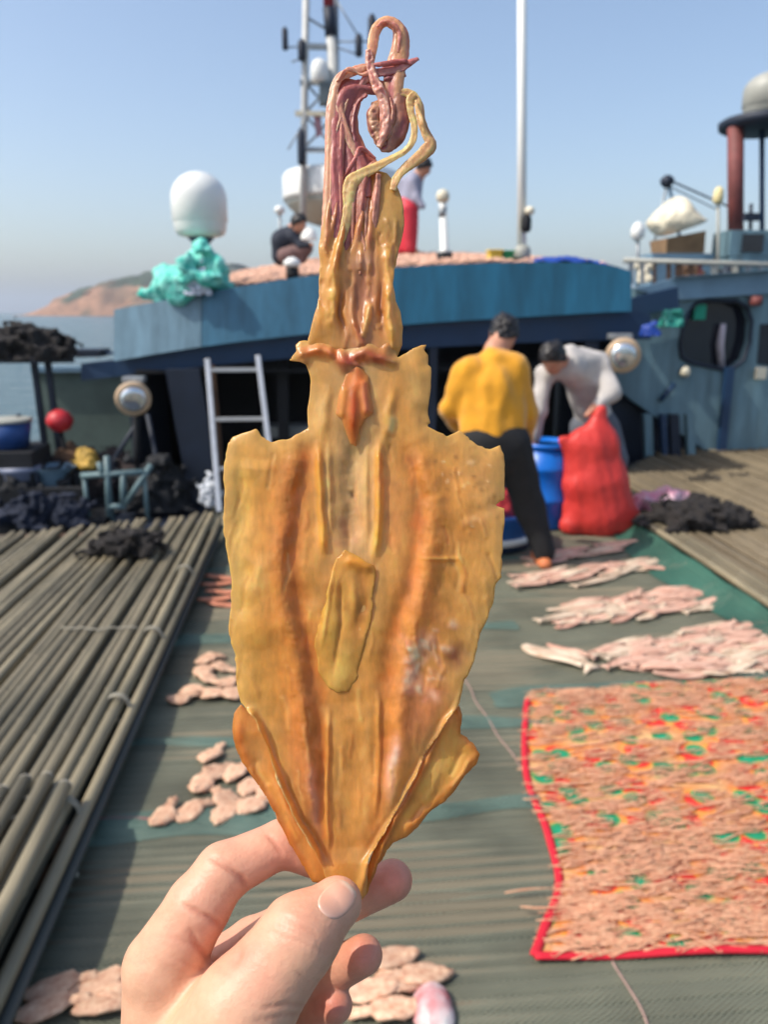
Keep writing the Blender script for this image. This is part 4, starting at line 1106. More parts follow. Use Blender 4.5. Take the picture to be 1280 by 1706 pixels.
# ================================================================== patterned cloth with small dried fish
def cloth_mat():
    m = bpy.data.materials.new('floral_cloth'); m.use_nodes = True
    nt = m.node_tree; N, K = nt.nodes, nt.links; b = N['Principled BSDF']; b.inputs['Roughness'].default_value = .8
    tc = N.new('ShaderNodeTexCoord')
    def vor(scale, off):
        mp = N.new('ShaderNodeMapping'); mp.inputs['Location'].default_value = (off, off * 1.7, 0); K.new(tc.outputs['Object'], mp.inputs[0])
        v = N.new('ShaderNodeTexVoronoi'); v.voronoi_dimensions = '2D'; v.inputs['Scale'].default_value = scale; K.new(mp.outputs[0], v.inputs['Vector']); return v
    def ramp(src, stops):
        r = N.new('ShaderNodeValToRGB'); e = r.color_ramp.elements
        e[0].position, e[0].color = stops[0]; e[1].position, e[1].color = stops[1]
        for p, c in stops[2:]: x = e.new(p); x.color = c
        K.new(src, r.inputs[0]); return r
    v1, v2 = vor(6.5, 0), vor(8, 3.3)
    red, org, yel, grn, cr = L(206, 34, 40), L(228, 96, 40), L(236, 190, 60), L(26, 130, 84), L(226, 190, 130)
    r1 = ramp(v1.outputs['Distance'], [(0.0, yel), (.08, L(206, 36, 34)), (.30, L(214, 56, 38)), (.36, L(224, 150, 60)), (.46, L(214, 130, 70)), (.58, L(206, 150, 96)), (1.0, cr)])
    r2 = ramp(v2.outputs['Distance'], [(0.0, (1, 1, 1, 1)), (.30, (1, 1, 1, 1)), (.33, (0, 0, 0, 1)), (1.0, (0, 0, 0, 1))])
    r3 = ramp(v2.outputs['Distance'], [(0.0, L(20, 150, 110)), (.22, grn), (.32, L(120, 160, 80)), (1.0, grn)])
    mx = N.new('ShaderNodeMix'); mx.data_type = 'RGBA'; K.new(r2.outputs[0], mx.inputs['Factor']); K.new(r1.outputs[0], mx.inputs[6]); K.new(r3.outputs[0], mx.inputs[7])
    K.new(mx.outputs[2], b.inputs['Base Color'])
    return m
lft = spline([tuple(PZ(x, y))[:2] for x, y in ((888, 1158), (877, 1190), (877, 1300), (912, 1400), (932, 1478), (908, 1555), (890, 1606))], 8)
rgt = np.stack([np.linspace(2.24, 1.86, len(lft)), np.linspace(3.05, 1.53, len(lft))], -1)
NS = 70
cl = empty('cloth', (1.4, 2.3, .01), 'red flowered cloth spread on the deck under small dried fish', 'cloth')
def cz(x, y): return net_z(x, y) + .010 + .004 * math.sin(x * 13 + y * 5) + .003 * math.sin(y * 17 - x * 4)
v, f = [], []
for i, (a, b) in enumerate(zip(lft, rgt)):
    for j in range(NS + 1):
        t = j / NS; p = a * (1 - t) + b * t
        v.append((p[0], p[1], cz(p[0], p[1])))
for i in range(len(lft) - 1):
    for j in range(NS):
        q = i * (NS + 1) + j; f.append((q, q + NS + 1, q + NS + 2, q + 1))
so = make('sheet', v, f, cloth_mat(), cl, True)
V = np.array(v).reshape(len(lft), NS + 1, 3)
M_hem = mat('red_hem', L(200, 22, 44), .8, .15, 20, bump=.3, bscale=120)
for nm, pts in (('hem', V[5:, 0]), ('hem', V[-1, :]), ('hem', V[:, -1])):
    q = MB(); q.tube([tuple(p + np.array([0, 0, .004])) for p in pts], .013, 8, flat=.45, up=(0, 0, 1)); q.build(nm, M_hem, cl, True)
# folded-back bright corner
def lance_mesh(l, r, seed):
    rn = random.Random(seed); q = MB(); b = rn.uniform(-.25, .25); pts, rad = [], []
    for i in range(7):
        t = i / 6; x = l * (t - .5); pts.append((x, b * l * (t - .5) ** 2 * 2 + rn.uniform(-.001, .001), .003 + rn.uniform(-.0005, .0015)))
        rad.append(r * (.45, .95, 1.0, .9, .75, .5, .3)[i])
    q.tube(pts, rad, 6, flat=.7); q.add([(l * .47, 0, .003), (l * .55, r * 1.5, .003), (l * .53, 0, .004), (l * .55, -r * 1.5, .003)], [(0, 3, 2, 1)])
    return q
M_lance = mat('dried_sand_eel', L(232, 186, 148), .5, .3, 60, col2=L(214, 146, 112), obj_var=.12, bump=.2, bscale=200, spec=.4, trans=.2)
LM = []
for i in range(8):
    q = lance_mesh(.09 + .008 * i, .0036, i); o = q.build('source', M_lance, None, True, origin=(0, 0, 0)); LM.append(o.data); bpy.data.objects.remove(o)
def on_cloth(s, t):
    i = min(int(s * (len(lft) - 1)), len(lft) - 2); fr_ = s * (len(lft) - 1) - i
    a = lft[i] * (1 - fr_) + lft[i + 1] * fr_; b = rgt[i] * (1 - fr_) + rgt[i + 1] * fr_
    return a * (1 - t) + b * t
rn = random.Random(12)
def seen(x, y):
    d = Vector((x, y, .01)) - CAM_LOC; w = d.dot(FWD); u = 640 + d.dot(RGT) / w * FPX; vv = 853 - d.dot(UPV) / w * FPX
    return u < 1300 and vv < 1720
sp_ = []
while len(sp_) < 300:
    s = 1 - rn.random() ** 1.25 * .985 - .005; t = .02 + rn.random() * .98
    p = on_cloth(s, t)
    cl_ = vnoise(np.array([[p[0] * 20, p[1] * 20, 2.0]]), 5)[0]
    if cl_ < -.2 and rn.random() < .9: continue
    if seen(p[0], p[1]): sp_.append((s, t, p))
for s, t, p in sp_:
    o = bpy.data.objects.new('sand_eel', LM[rn.randrange(8)]); COL.objects.link(o)
    o.location = (p[0], p[1], cz(p[0], p[1]) + .004 + rn.uniform(0, .006)); o.rotation_euler = (rn.uniform(-.3, .3), rn.uniform(-.05, .05), rn.gauss(.06, .22) + (math.pi if rn.random() < .5 else 0))
    tag(o, 'thin tan dried fish lying on the red flowered cloth', 'fish', 'small fish on the cloth')
for px, py, rz in ((880, 1495, .05), (905, 1530, -.08), (893, 1350, .12), (1165, 1590, -.8)):
    p = PZ(px, py); o = bpy.data.objects.new('sand_eel', LM[rn.randrange(8)]); COL.objects.link(o); o.location = (p.x, p.y, cz(p.x, p.y) + .014); o.rotation_euler = (0, 0, rz)
    tag(o, 'thin tan dried fish hanging over the red hem of the cloth', 'fish', 'fish over the hem')
mb = MB(); lq = [lance_mesh(.085 + .006 * i, .0034, 30 + i) for i in range(6)]
for k in range(4200):
    s = rn.uniform(.01, .985); t = rn.uniform(.015, 1.0); p = on_cloth(s, t)
    cl_ = vnoise(np.array([[p[0] * 20, p[1] * 20, 2.0]]), 5)[0]
    if cl_ < -.13 and rn.random() < .9: continue
    an = rn.gauss(.06, .2) + (math.pi if rn.random() < .5 else 0); ca, sa = math.cos(an), math.sin(an); z = cz(p[0], p[1]) + rn.uniform(.001, .007)
    q = lq[rn.randrange(6)]
    mb.add([(p[0] + x * ca - y * sa, p[1] + x * sa + y * ca, z + zz) for x, y, zz in q.v], q.f)
tag(mb.build('sand_eel_layer', M_lance, None, True), 'layer of small tan dried fish covering the red flowered cloth', 'fish', kind='stuff')

# ================================================================== sack, barrel, tub between the people
SY = 5.5
sb = PY(992, 890, SY); sb.z = .012
def fn(p):
    q = p * np.array([.87, 1.2, 1], np.float32)
    d = cone(q, (0.02, 0, .14), (-.02, 0, .34), .23, .20)
    d = smin(d, cone(q, (.14, 0, .09), (.20, -.02, .07), .12, .07), .10)
    d = smin(d, cone(q, (-.14, -.04, .08), (-.19, -.06, .05), .11, .06), .10)
    d = smin(d, cone(q, (-.04, 0, .40), (-.05, 0, .64), .185, .15), .10)
    d = smin(d, cone(q, (-.14, 0, .58), (-.25, -.02, .70), .10, .045), .10)
    d = smin(d, cone(q, (-.06, 0, .66), (-.02, 0, .92), .11, .035), .10)
    w = np.stack([q[:, 0] * 13 + q[:, 2] * 3, q[:, 1] * 13, q[:, 2] * 1.6], -1)
    d = d + .016 * fbm(w, 81, 3).astype(np.float32) + .006 * np.abs(fbm(q * 7, 83, 2)).astype(np.float32)
    return np.maximum(d, -p[:, 2])
V, F = nets(fn, (-.48, -.36, -.02), (.48, .36, 1.02), .0125)
M_bag = mat('red_woven_sack', L(222, 62, 54), .5, .12, 8, bump=.35, bscale=22, spec=.5, trans=.12)
sack = make('sack', relax(V, F, 1) + np.array(sb), F, M_bag, None, True)
tag(sack, 'big bright red woven sack held upright by the man in the pale shirt', 'sack')
bc = PY(902, 880, 5.72); bc.z = .012
br = empty('barrel', bc, 'upright blue plastic barrel beside the red sack', 'barrel')
q = MB(); q.lathe(bc, [(.185, 0), (.20, .02), (.205, .20), (.213, .21), (.213, .24), (.205, .25), (.205, .44), (.213, .45), (.213, .48), (.205, .49), (.195, .62)], 32); q.build('body', M_blueplas, br, True)
q = MB(); q.lathe((bc.x, bc.y, .012 + .622), [(.21, 0), (.212, .03), (.185, .035), (.18, .0)], 32); q.build('rim', M_blueplas, br, True)
tcn = PY(812, 905, 5.25); tcn.z = .012
tb2 = empty('tub', tcn, 'low blue tub with a white band behind the legs of the man in yellow', 'tub')
q = MB(); q.lathe(tcn, [(.29, 0), (.31, .05), (.315, .055)], 32); q.build('base', M_navy, tb2, True)
q = MB(); q.lathe((tcn.x, tcn.y, .068), [(.318, 0), (.322, .05)], 32); q.build('band', M_white, tb2, True)
q = MB(); q.lathe((tcn.x, tcn.y, .119), [(.315, 0), (.33, .13), (.345, .14), (.345, .155), (.31, .155), (.30, .10), (.1, .02)], 32); q.build('body', mat('mid_blue_plastic', L(38, 100, 180), .4, .15, 4), tb2, True)
lump('sack', 838, 865, 5.25, .30, .17, .26, mat('dark_red_cloth', L(176, 40, 46), .7, .2, 9, bump=.3), 'dark red cloth bundle in the low blue tub', 'bundle', z=.235, seed=91, amp=.35, fr=9)
# ================================================================== people
M_skin = mat('skin', L(196, 140, 112), .55, .12, 20, sss=.1)
M_hair = mat('black_hair', L(26, 22, 22), .5, .3, 60, bump=.6, bscale=150)
def sdf_part(name, fn, lo, hi, h, m, root, it=2):
    V, F = nets(fn, lo, hi, h); V = relax(V, F, it, .5)
    return make(name, V, F, m, root, True)
def figure(label, base, body, garments, head, look, h=.014, hair_cut=.25, lit_h=None):
    base = Vector(base); root = empty('person', base, label, 'person')
    allp = [np.array(p) for ch, _ in body for p in ch] + [np.array(head)]
    lo = np.min(allp, 0) - .24; hi = np.max(allp, 0) + .24; lo[2] = max(lo[2], base.z - .02)
    hc = np.array(head, float); dr = np.array(Vector(look).normalized())
    upv = np.array([0, 0, 1.0]); upv = upv - dr * (upv @ dr); upv /= np.linalg.norm(upv); sd_ = np.cross(dr, upv)
    def headf(p, grow=0.0):
        q = p - hc; l = np.stack([q @ sd_, q @ dr, q @ upv], -1)
        d = ell(l, (0, 0, .02), (.078 + grow, .098 + grow, .098 + grow)); d = smin(d, ell(l, (0, .022, -.055), (.056 + grow, .072 + grow, .07 + grow)), .04)
        if grow == 0:
            d = smin(d, ell(l, (0, .103, -.012), (.014, .022, .026)), .012)
            for s in (-1, 1):
                d = smin(d, ell(l, (s * .08, -.005, -.005), (.012, .022, .034)), .01); d = smin(d, ell(l, (s * .03, .087, .022), (.018, .012, .012)), .012)
            d = smin(d, ell(l, (0, .088, -.058), (.026, .014, .010)), .012)
        return d
    def bodyf(p):
        d = headf(p)
        for ch, ra in body: d = smin(d, chain(p, ch, ra, .03), .035)
        return d
    sdf_part('body', bodyf, lo, hi, h, M_skin, root)
    def hairf(p):
        q = p - hc; l = np.stack([q @ sd_, q @ dr, q @ upv], -1)
        d = headf(p, .014) + .012 * fbm(p * 45, 3, 2).astype(np.float32)
        return np.maximum(d, (l[:, 1] * .75 - l[:, 2] * .75 - .028))
    sdf_part('hair', hairf, hc - .2, hc + .2, .009, M_hair, root, 1)
    for nm, chs, ra, m, k, amp in garments:
        pts = np.array([p for c in chs for p in c]); rr = max(max(r) for r in ra)
        def gf(p):
            d = None
            for c, r in zip(chs, ra):
                e = chain(p, c, r, k); d = e if d is None else smin(d, e, k)
            w = p * np.array([9, 9, 5], np.float32)
            return d + amp * fbm(w, 17, 3).astype(np.float32)
        lo2 = pts.min(0) - rr - .06; hi2 = pts.max(0) + rr + .06; lo2[2] = max(lo2[2], base.z + .002)
        sdf_part(nm, gf, lo2, hi2, h, m, root)
    return root
def J(px, py, Y): return tuple(PY(px, py, Y))
# man in yellow, seen from behind, bending over the tub
Y_ = 4.74
M_yel = mat('mustard_sweater', L(218, 150, 20), .85, .12, 12, bump=.25, bscale=120, sheen=.3)
M_blk = mat('black_trousers', L(26, 26, 28), .85, .25, 12, bump=.2)
sh_l, sh_r = J(775, 622, Y_ + .06), J(868, 620, Y_ + .06)
el_l, ha_l = J(750, 682, Y_ + .08), J(785, 745, Y_ + .34)
el_r, ha_r = J(879, 690, Y_ + .08), J(868, 760, Y_ + .38)
hp_l, hp_r = J(798, 738, Y_ - .02), J(850, 738, Y_ - .02)
kn_l, an_l = J(770, 845, Y_ + .06), J(748, 938, Y_ + .02)
kn_r, an_r = J(882, 845, Y_ + .04), J(906, 934, Y_)
an_l = (an_l[0], an_l[1], .075); an_r = (an_r[0], an_r[1], .075)
ft_l, ft_r = (an_l[0] - .05, an_l[1] + .14, .045), (an_r[0] + .0, an_r[1] + .13, .045)
nk, hd = J(824, 584, Y_ + .14), J(840, 556, Y_ + .22)
figure('person in a mustard sweater and black trousers bending over, seen from behind', (PY(830, 945, Y_).x, Y_, .012),
       [([nk, hd], [.055, .06]), ([nk, J(822, 640, Y_ + .05), J(824, 735, Y_)], [.065, .10, .12]), ([sh_l, el_l, ha_l], [.05, .038, .032]), ([sh_r, el_r, ha_r], [.05, .038, .032]),
        ([hp_l, kn_l, an_l], [.10, .06, .04]), ([hp_r, kn_r, an_r], [.10, .06, .04]), ([an_l, ft_l], [.04, .035]), ([an_r, ft_r], [.04, .035])],
       [('sweater', [[J(822, 606, Y_ + .09), J(820, 650, Y_ + .05), J(818, 722, Y_)], [J(790, 616, Y_ + .07), J(795, 722, Y_)], [J(852, 614, Y_ + .07), J(848, 724, Y_)], [sh_l, el_l, ha_l], [sh_r, el_r, ha_r]],
         [[.11, .155, .155], [.10, .115], [.10, .115], [.078, .066, .05], [.078, .066, .05]], M_yel, .04, .018),
        ('trousers', [[J(822, 732, Y_), J(822, 752, Y_)], [hp_l, kn_l, (an_l[0], an_l[1], .10)], [hp_r, kn_r, (an_r[0], an_r[1], .10)]], [[.165, .165], [.135, .095, .072], [.135, .098, .075]], M_blk, .05, .008),
        ('slipper', [[(an_r[0] - .01, an_r[1] - .07, .035), (an_r[0] + .0, an_r[1] + .16, .03)]], [[.047, .045]], mat('orange_slipper', L(206, 118, 70), .6, .15, 10), .02, .002),
        ('slipper', [[(an_l[0] - .02, an_l[1] - .07, .035), (an_l[0] - .05, an_l[1] + .16, .03)]], [[.047, .045]], MATS['orange_slipper'], .02, .002)],
       hd, (.25, .75, -.75))
# man in the pale shirt, stooping towards the barrel, holding the sack
Y_ = 5.95
M_shirt = mat('pale_grey_shirt', L(188, 182, 176), .8, .14, 8, bump=.3, bscale=30)
M_gtr = mat('grey_trousers', L(92, 96, 104), .85, .2, 10)
hd = J(922, 596, Y_ - .38); nk = J(942, 604, Y_ - .26)
s1, e1, h1 = J(1000, 618, Y_ - .16), J(1020, 654, Y_ - .30), J(988, 682, Y_ - .40)
s2, e2, h2 = J(910, 622, Y_ - .22), J(897, 685, Y_ - .26), J(889, 742, Y_ - .20)
hpA, hpB = J(975, 716, Y_ + .12), J(1008, 716, Y_ + .10)
aA, aB = Vector(J(975, 872, Y_ + .10)), Vector(J(1018, 872, Y_ + .05)); aA = (aA.x, aA.y, .08); aB = (aB.x, aB.y, .08)
kA = ((hpA[0] + aA[0]) / 2, Y_ - .02, .47); kB = ((hpB[0] + aB[0]) / 2 + .02, Y_ - .02, .47)
figure('person in a pale grey shirt stooping over the blue barrel and gripping the red sack', (PY(990, 880, Y_).x, Y_, .012),
       [([nk, hd], [.055, .06]), ([nk, J(965, 620, Y_ - .1), J(992, 712, Y_ + .1)], [.055, .10, .11]), ([s1, e1, h1], [.045, .036, .030]), ([s2, e2, h2, (h2[0] - .01, h2[1] - .02, h2[2] - .09)], [.045, .036, .030, .02]),
        ([hpA, kA, aA, (aA[0] - .02, aA[1] - .15, .05)], [.1, .06, .04, .035]), ([hpB, kB, aB, (aB[0] - .02, aB[1] - .15, .05)], [.1, .06, .04, .035]), ([h1, (h1[0] - .05, h1[1] - .02, h1[2] - .04)], [.032, .02])],
       [('shirt', [[J(950, 612, Y_ - .24), J(968, 618, Y_ - .10), J(992, 700, Y_ + .10)], [s1, e1, J(994, 678, Y_ - .385)], [J(930, 615, Y_ - .24), s2, e2, J(890, 728, Y_ - .205)], [J(945, 600, Y_ - .2), J(995, 606, Y_ - .14)]],
         [[.12, .155, .14], [.082, .062, .046], [.095, .078, .056, .044], [.095, .10]], M_shirt, .05, .018),
        ('trousers', [[J(992, 704, Y_ + .1), J(992, 724, Y_ + .12)], [hpA, kA, (aA[0], aA[1], .10)], [hpB, kB, (aB[0], aB[1], .10)]], [[.155, .155], [.125, .09, .07], [.125, .09, .07]], M_gtr, .05, .008),
        ('shoe', [[(aA[0], aA[1] + .06, .045), (aA[0] - .02, aA[1] - .16, .04)]], [[.05, .045]], M_black, .02, .001), ('shoe', [[(aB[0], aB[1] + .06, .045), (aB[0] - .02, aB[1] - .16, .04)]], [[.05, .045]], M_black, .02, .001)],
       hd, (-.55, -.55, -.75))
# person standing on the cabin roof
Y_ = 11.6
hd = J(706, 279, Y_ - .05); nk = J(697, 293, Y_); zr = roof_z(nk[0], Y_) + .012
x0 = J(678, 400, Y_)[0]
figure('person in a grey shirt and red trousers standing on the cabin roof behind the squid', (x0, Y_, zr),
       [([nk, hd], [.05, .055]), ([nk, J(684, 335, Y_)], [.09, .13]), ([J(688, 304, Y_ - .1), J(694, 330, Y_ - .15), J(706, 346, Y_ - .2)], [.05, .04, .03]), ([J(672, 304, Y_ + .1), J(668, 335, Y_ + .1), J(676, 352, Y_ - .1)], [.05, .04, .03]),
        ([J(682, 345, Y_ - .07), (x0 + .04, Y_ - .08, zr + .08), (x0 + .14, Y_ - .1, zr + .05)], [.09, .05, .04]), ([J(676, 345, Y_ + .07), (x0 - .06, Y_ + .08, zr + .08), (x0 + .06, Y_ + .06, zr + .05)], [.09, .05, .04])],
       [('shirt', [[J(690, 302, Y_), J(682, 345, Y_)], [J(688, 304, Y_ - .1), J(694, 330, Y_ - .15), J(704, 344, Y_ - .2)], [J(672, 304, Y_ + .1), J(668, 335, Y_ + .1), J(675, 350, Y_ - .1)]], [[.13, .15], [.075, .06, .05], [.075, .06, .05]], mat('lilac_grey_shirt', L(150, 150, 168), .8, .1, 8), .04, .008),
        ('trousers', [[J(680, 342, Y_), J(678, 362, Y_)], [J(682, 350, Y_ - .07), (x0 + .04, Y_ - .08, zr + .1)], [J(676, 350, Y_ + .07), (x0 - .06, Y_ + .08, zr + .1)]], [[.15, .15], [.13, .10], [.13, .10]], mat('red_trousers', L(206, 44, 60), .6, .12, 8), .04, .008)],
       hd, (.8, -.1, -.5), h=.02)
# person crouching on the roof
Y_ = 11.2
hd = J(497, 372, Y_ - .1); nk = J(487, 384, Y_); c0 = J(483, 425, Y_); zr = roof_z(c0[0], Y_) + .012
figure('person in a dark jacket crouching on the cabin roof below the wide radome', (c0[0], Y_, zr),
       [([nk, hd], [.05, .055]), ([nk, J(473, 402, Y_), J(474, 426, Y_ + .05)], [.09, .13, .13]), ([J(488, 394, Y_ - .1), J(502, 410, Y_ - .15), J(520, 408, Y_ - .2)], [.05, .04, .03]),
        ([J(476, 426, Y_ - .08), J(510, 414, Y_ - .12), (J(503, 420, Y_)[0], Y_ - .12, zr + .06)], [.09, .065, .045]), ([J(474, 426, Y_ + .1), J(508, 416, Y_ + .1), (J(500, 420, Y_)[0], Y_ + .1, zr + .06)], [.09, .065, .045])],
       [('jacket', [[J(486, 390, Y_), J(471, 402, Y_), J(470, 425, Y_ + .04)], [J(488, 394, Y_ - .1), J(502, 410, Y_ - .15), J(514, 409, Y_ - .19)]], [[.12, .15, .15], [.075, .06, .05]], mat('dark_jacket', L(34, 40, 54), .8, .2, 8), .05, .01),
        ('trousers', [[J(476, 426, Y_ - .08), J(510, 414, Y_ - .12), (J(503, 420, Y_)[0], Y_ - .12, zr + .1)], [J(474, 426, Y_ + .1), J(508, 416, Y_ + .1), (J(500, 420, Y_)[0], Y_ + .1, zr + .1)]], [[.12, .085, .065], [.12, .085, .065]], mat('brown_trousers', L(120, 92, 88), .8, .15, 8), .05, .006)],
       hd, (.8, -.35, -.35), h=.02)
c = PY(515, 392, Y_ - .35)
lump('bag', 516, 400, Y_ - .4, .2, .16, .18, M_white, 'white bag held out beside the crouching person on the roof', 'bag', seed=101, amp=.2, fr=9)
# ================================================================== the dried squid in the hand
def squid_mat(name, trans=.22, rough=.42, bump=.35):
    m = mat(name, L(200, 150, 72), rough, .12, 260, attr='Col', bump=bump, bscale=700, trans=trans, spec=.5, coat=.15, sss=.5, sssr=(1.0, .55, .2), ssss=.0016, stretch=(1, 1, .45))
    return m
M_squid = squid_mat('dried_squid_skin', .4, .33)
M_arm = squid_mat('dried_squid_arm', .28, .42, .8)
hold_c = mm_world(cam_mm(600, 1480, 0))
squid = empty('dried_squid', hold_c, 'large flattened amber dried squid held up by its tail end', 'squid')
S = HOLD * 1000 / FPX              # mm per photo pixel at the squid
SAT = 0.98
def sheet_off(x, y):               # the whole animal bows a little
    return 1.2 * np.cos((x - 610) / 190.0) - 1.2 + 2.5 * np.sin((y - 200) / 420.0)
def relief(name, outline, strokes, base, th=1.4, lift=0.0, step=3.0, edge=(10, (222, 186, 118), .55), rough=.5, m=None, wob=1.0, off=sheet_off, parent=squid, jag=0.0, seed=0):
    P = np.asarray(outline, float)
    if jag:                        # dried, uneven edge
        Q = []
        for i in range(len(P)):
            a, b = P[i], P[(i + 1) % len(P)]; n = max(1, int(np.hypot(*(b - a)) / 7))
            for k in range(n): Q.append(a + (b - a) * k / n)
        Q = np.array(Q); z = np.zeros(len(Q))
        Q = Q + jag * np.stack([vnoise(np.stack([Q[:, 0] / 9, Q[:, 1] / 9, z + seed], -1), 3) + .8 * vnoise(np.stack([Q[:, 0] / 28, Q[:, 1] / 28, z + seed], -1), 6),
                                vnoise(np.stack([Q[:, 0] / 9, Q[:, 1] / 9, z + seed + 9], -1), 4)], -1)
        P = Q
    x0, y0 = P.min(0) - 2 * step; x1, y1 = P.max(0) + 2 * step
    gx = np.arange(x0, x1, step); gy = np.arange(y0, y1, step)
    X, Y = np.meshgrid(gx, gy); ins = inside(X, Y, P); D, _, CX, CY = seg_dist(X, Y, P, True)
    snap = (~ins) & (D < step * .95) | ins & (D < step * .35)
    X = np.where(snap, CX, X); Y = np.where(snap, CY, Y); D = np.where(snap, 0, D)
    ok = ins | snap
    cell = ok[:-1, :-1] & ok[1:, :-1] & ok[1:, 1:] & ok[:-1, 1:]
    core = (ins & ~snap); anyc = core[:-1, :-1] | core[1:, :-1] | core[1:, 1:] | core[:-1, 1:]
    cell &= anyc
    ny, nx = X.shape; idx = np.arange(ny * nx).reshape(ny, nx)
    Fq = np.stack([idx[:-1, :-1][cell], idx[1:, :-1][cell], idx[1:, 1:][cell], idx[:-1, 1:][cell]], -1)
    used, inv = np.unique(Fq, return_inverse=True); Fq = inv.reshape(-1, 4)
    x, y, d = X.ravel()[used], Y.ravel()[used], D.ravel()[used]
    p3 = np.stack([x / 30, y / 30, np.full_like(x, seed * 3.7)], -1); pw = np.stack([x / 30, y / 30, np.full_like(x, 3.7)], -1)
    h = off(x, y) + (lift(x, y) if callable(lift) else lift) + 1.1 * vnoise(pw * .35, 11) + wob * .22 * vnoise(pw * 1.3, 12) + .06 * vnoise(p3 * 5, 13) * rough
    col = base(x, y) if callable(base) else np.tile(lin(base), (len(x), 1))
    for s in strokes:
        pts, w, hh, c, al = s[:5]; wl = s[5] if len(s) > 5 else .35
        px = x + 9 * wl * vnoise(p3 * 1.1, 21); py = y + 9 * wl * vnoise(p3 * 1.1, 22)
        dd, tt, _, _ = seg_dist(px, py, pts)
        ln = sum(math.hypot(pts[i + 1][0] - pts[i][0], pts[i + 1][1] - pts[i][1]) for i in range(len(pts) - 1))
        tp = np.clip(np.minimum(tt, 1 - tt) * ln / 34.0 + .15, 0, 1) if ln > 60 else 1.0
        g = np.exp(-(dd / w) ** 2) * tp
        h = h + 1.25 * hh * g
        if abs(hh) > 1.3 and w > 9: h = h + .14 * g * vnoise(p3 * 7, 41) + .09 * g * vnoise(p3 * 14, 42)
        if c is not None:
            a = np.clip(al * g * (1 + .35 * vnoise(p3 * 2.5, 23)), 0, 1)[:, None]; col = col * (1 - a) + lin(c) * a
    n1 = fbm(p3 * 1.6, 31, 3)[:, None]; n2 = fbm(np.stack([x / 6, y / 26, np.zeros_like(x)], -1), 32, 2)[:, None]
    col = col * (1 + .12 * n1 + .07 * n2)
    lum = col.mean(1, keepdims=True); col = np.clip(lum + (col - lum) * SAT, .004, .9) * np.array([1.42, 1.33, 1.16])
    if edge:
        ew, ec, ea = edge; a = (ea * np.exp(-(d / ew) ** 2))[:, None]; col = col * (1 - a) + lin(ec) * a
    prof = np.clip(d / 16.0, 0, 1) ** .8; half = th * (.12 + .38 * prof)
    n = len(x)
    V = np.vstack([cam_mm(x, y, h + half), cam_mm(x, y, h - half)])
    e = np.vstack([Fq[:, [0, 1]], Fq[:, [1, 2]], Fq[:, [2, 3]], Fq[:, [3, 0]]])
    key = np.sort(e, 1); _, iv_, ct = np.unique(key, axis=0, return_inverse=True, return_counts=True)
    bd = e[ct[iv_.ravel()] == 1]
    Fa = np.vstack([Fq, Fq[:, ::-1] + n, np.stack([bd[:, 1], bd[:, 0], bd[:, 0] + n, bd[:, 1] + n], -1)])
    return make(name, mm_world(V), Fa, m or M_squid, parent, True, cols=np.clip(np.vstack([col, col]), .004, .9))

AMB, YEL, ORG, PALE, RUST = (204, 154, 78), (206, 170, 92), (192, 112, 44), (206, 178, 128), (176, 86, 44)
mantle_o = [(500, 722), (479, 732), (450, 736), (435, 727), (426, 714), (407, 721), (390, 728), (381, 740), (374, 770), (372, 800), (374, 830), (372, 885), (380, 927), (386, 973), (384, 1020), (382, 1057), (391, 1091), (395, 1142), (403, 1171), (424, 1201), (445, 1243), (462, 1302), (488, 1357), (517, 1407), (538, 1445), (548, 1480), (575, 1500), (600, 1500), (610, 1488), (614, 1430), (644, 1382), (669, 1336), (694, 1293), (711, 1251), (741, 1209), (766, 1171), (775, 1133), (791, 1099), (800, 1057), (821, 1007), (826, 972), (836, 962), (838, 906), (840, 846), (824, 841), (841, 832), (842, 790), (841, 757), (833, 742), (817, 748), (796, 742), (779, 727), (766, 718), (745, 727), (722, 716)] + list(reversed([(514, 712), (513, 690), (515, 670), (518, 650), (519, 636), (514, 618), (508, 608), (500, 603), (483, 600), (489, 592), (495, 586), (492, 575), (498, 568), (515, 569), (560, 560), (620, 560), (655, 575), (664, 596), (678, 587), (694, 577), (711, 574), (708, 584), (714, 592), (712, 607), (718, 613), (717, 653), (713, 691), (718, 705), (708, 709)]))
def mantle_base(x, y):
    c = np.tile(lin(AMB), (len(x), 1))
    def mixin(c, a, col): a = np.clip(a, 0, 1)[:, None]; return c * (1 - a) + lin(col) * a
    c = mixin(c, np.clip((505 - x) / 110, 0, 1) * .75, (208, 166, 84))                 # left flank, olive yellow
    c = mixin(c, np.clip((x - 700) / 110, 0, 1) * .7, (206, 160, 88))
    c = mixin(c, np.exp(-((x - 592) / 46) ** 2) * np.clip((1100 - y) / 200, 0, 1) * .8, PALE)
    c = mixin(c, np.exp(-((x - 588) / 40) ** 2) * np.clip((y - 1080) / 80, 0, 1) * .7, (200, 150, 82))
    c = mixin(c, np.exp(-((x - 500) / 26) ** 2) * np.clip((y - 1080) / 150, 0, 1) * .7, (190, 120, 76))
    c = mixin(c, np.exp(-((x - 690) / 40) ** 2) * np.clip((y - 1060) / 100, 0, 1) * np.clip((1300 - y) / 80, 0, 1) * .7, (188, 120, 80))
    return c
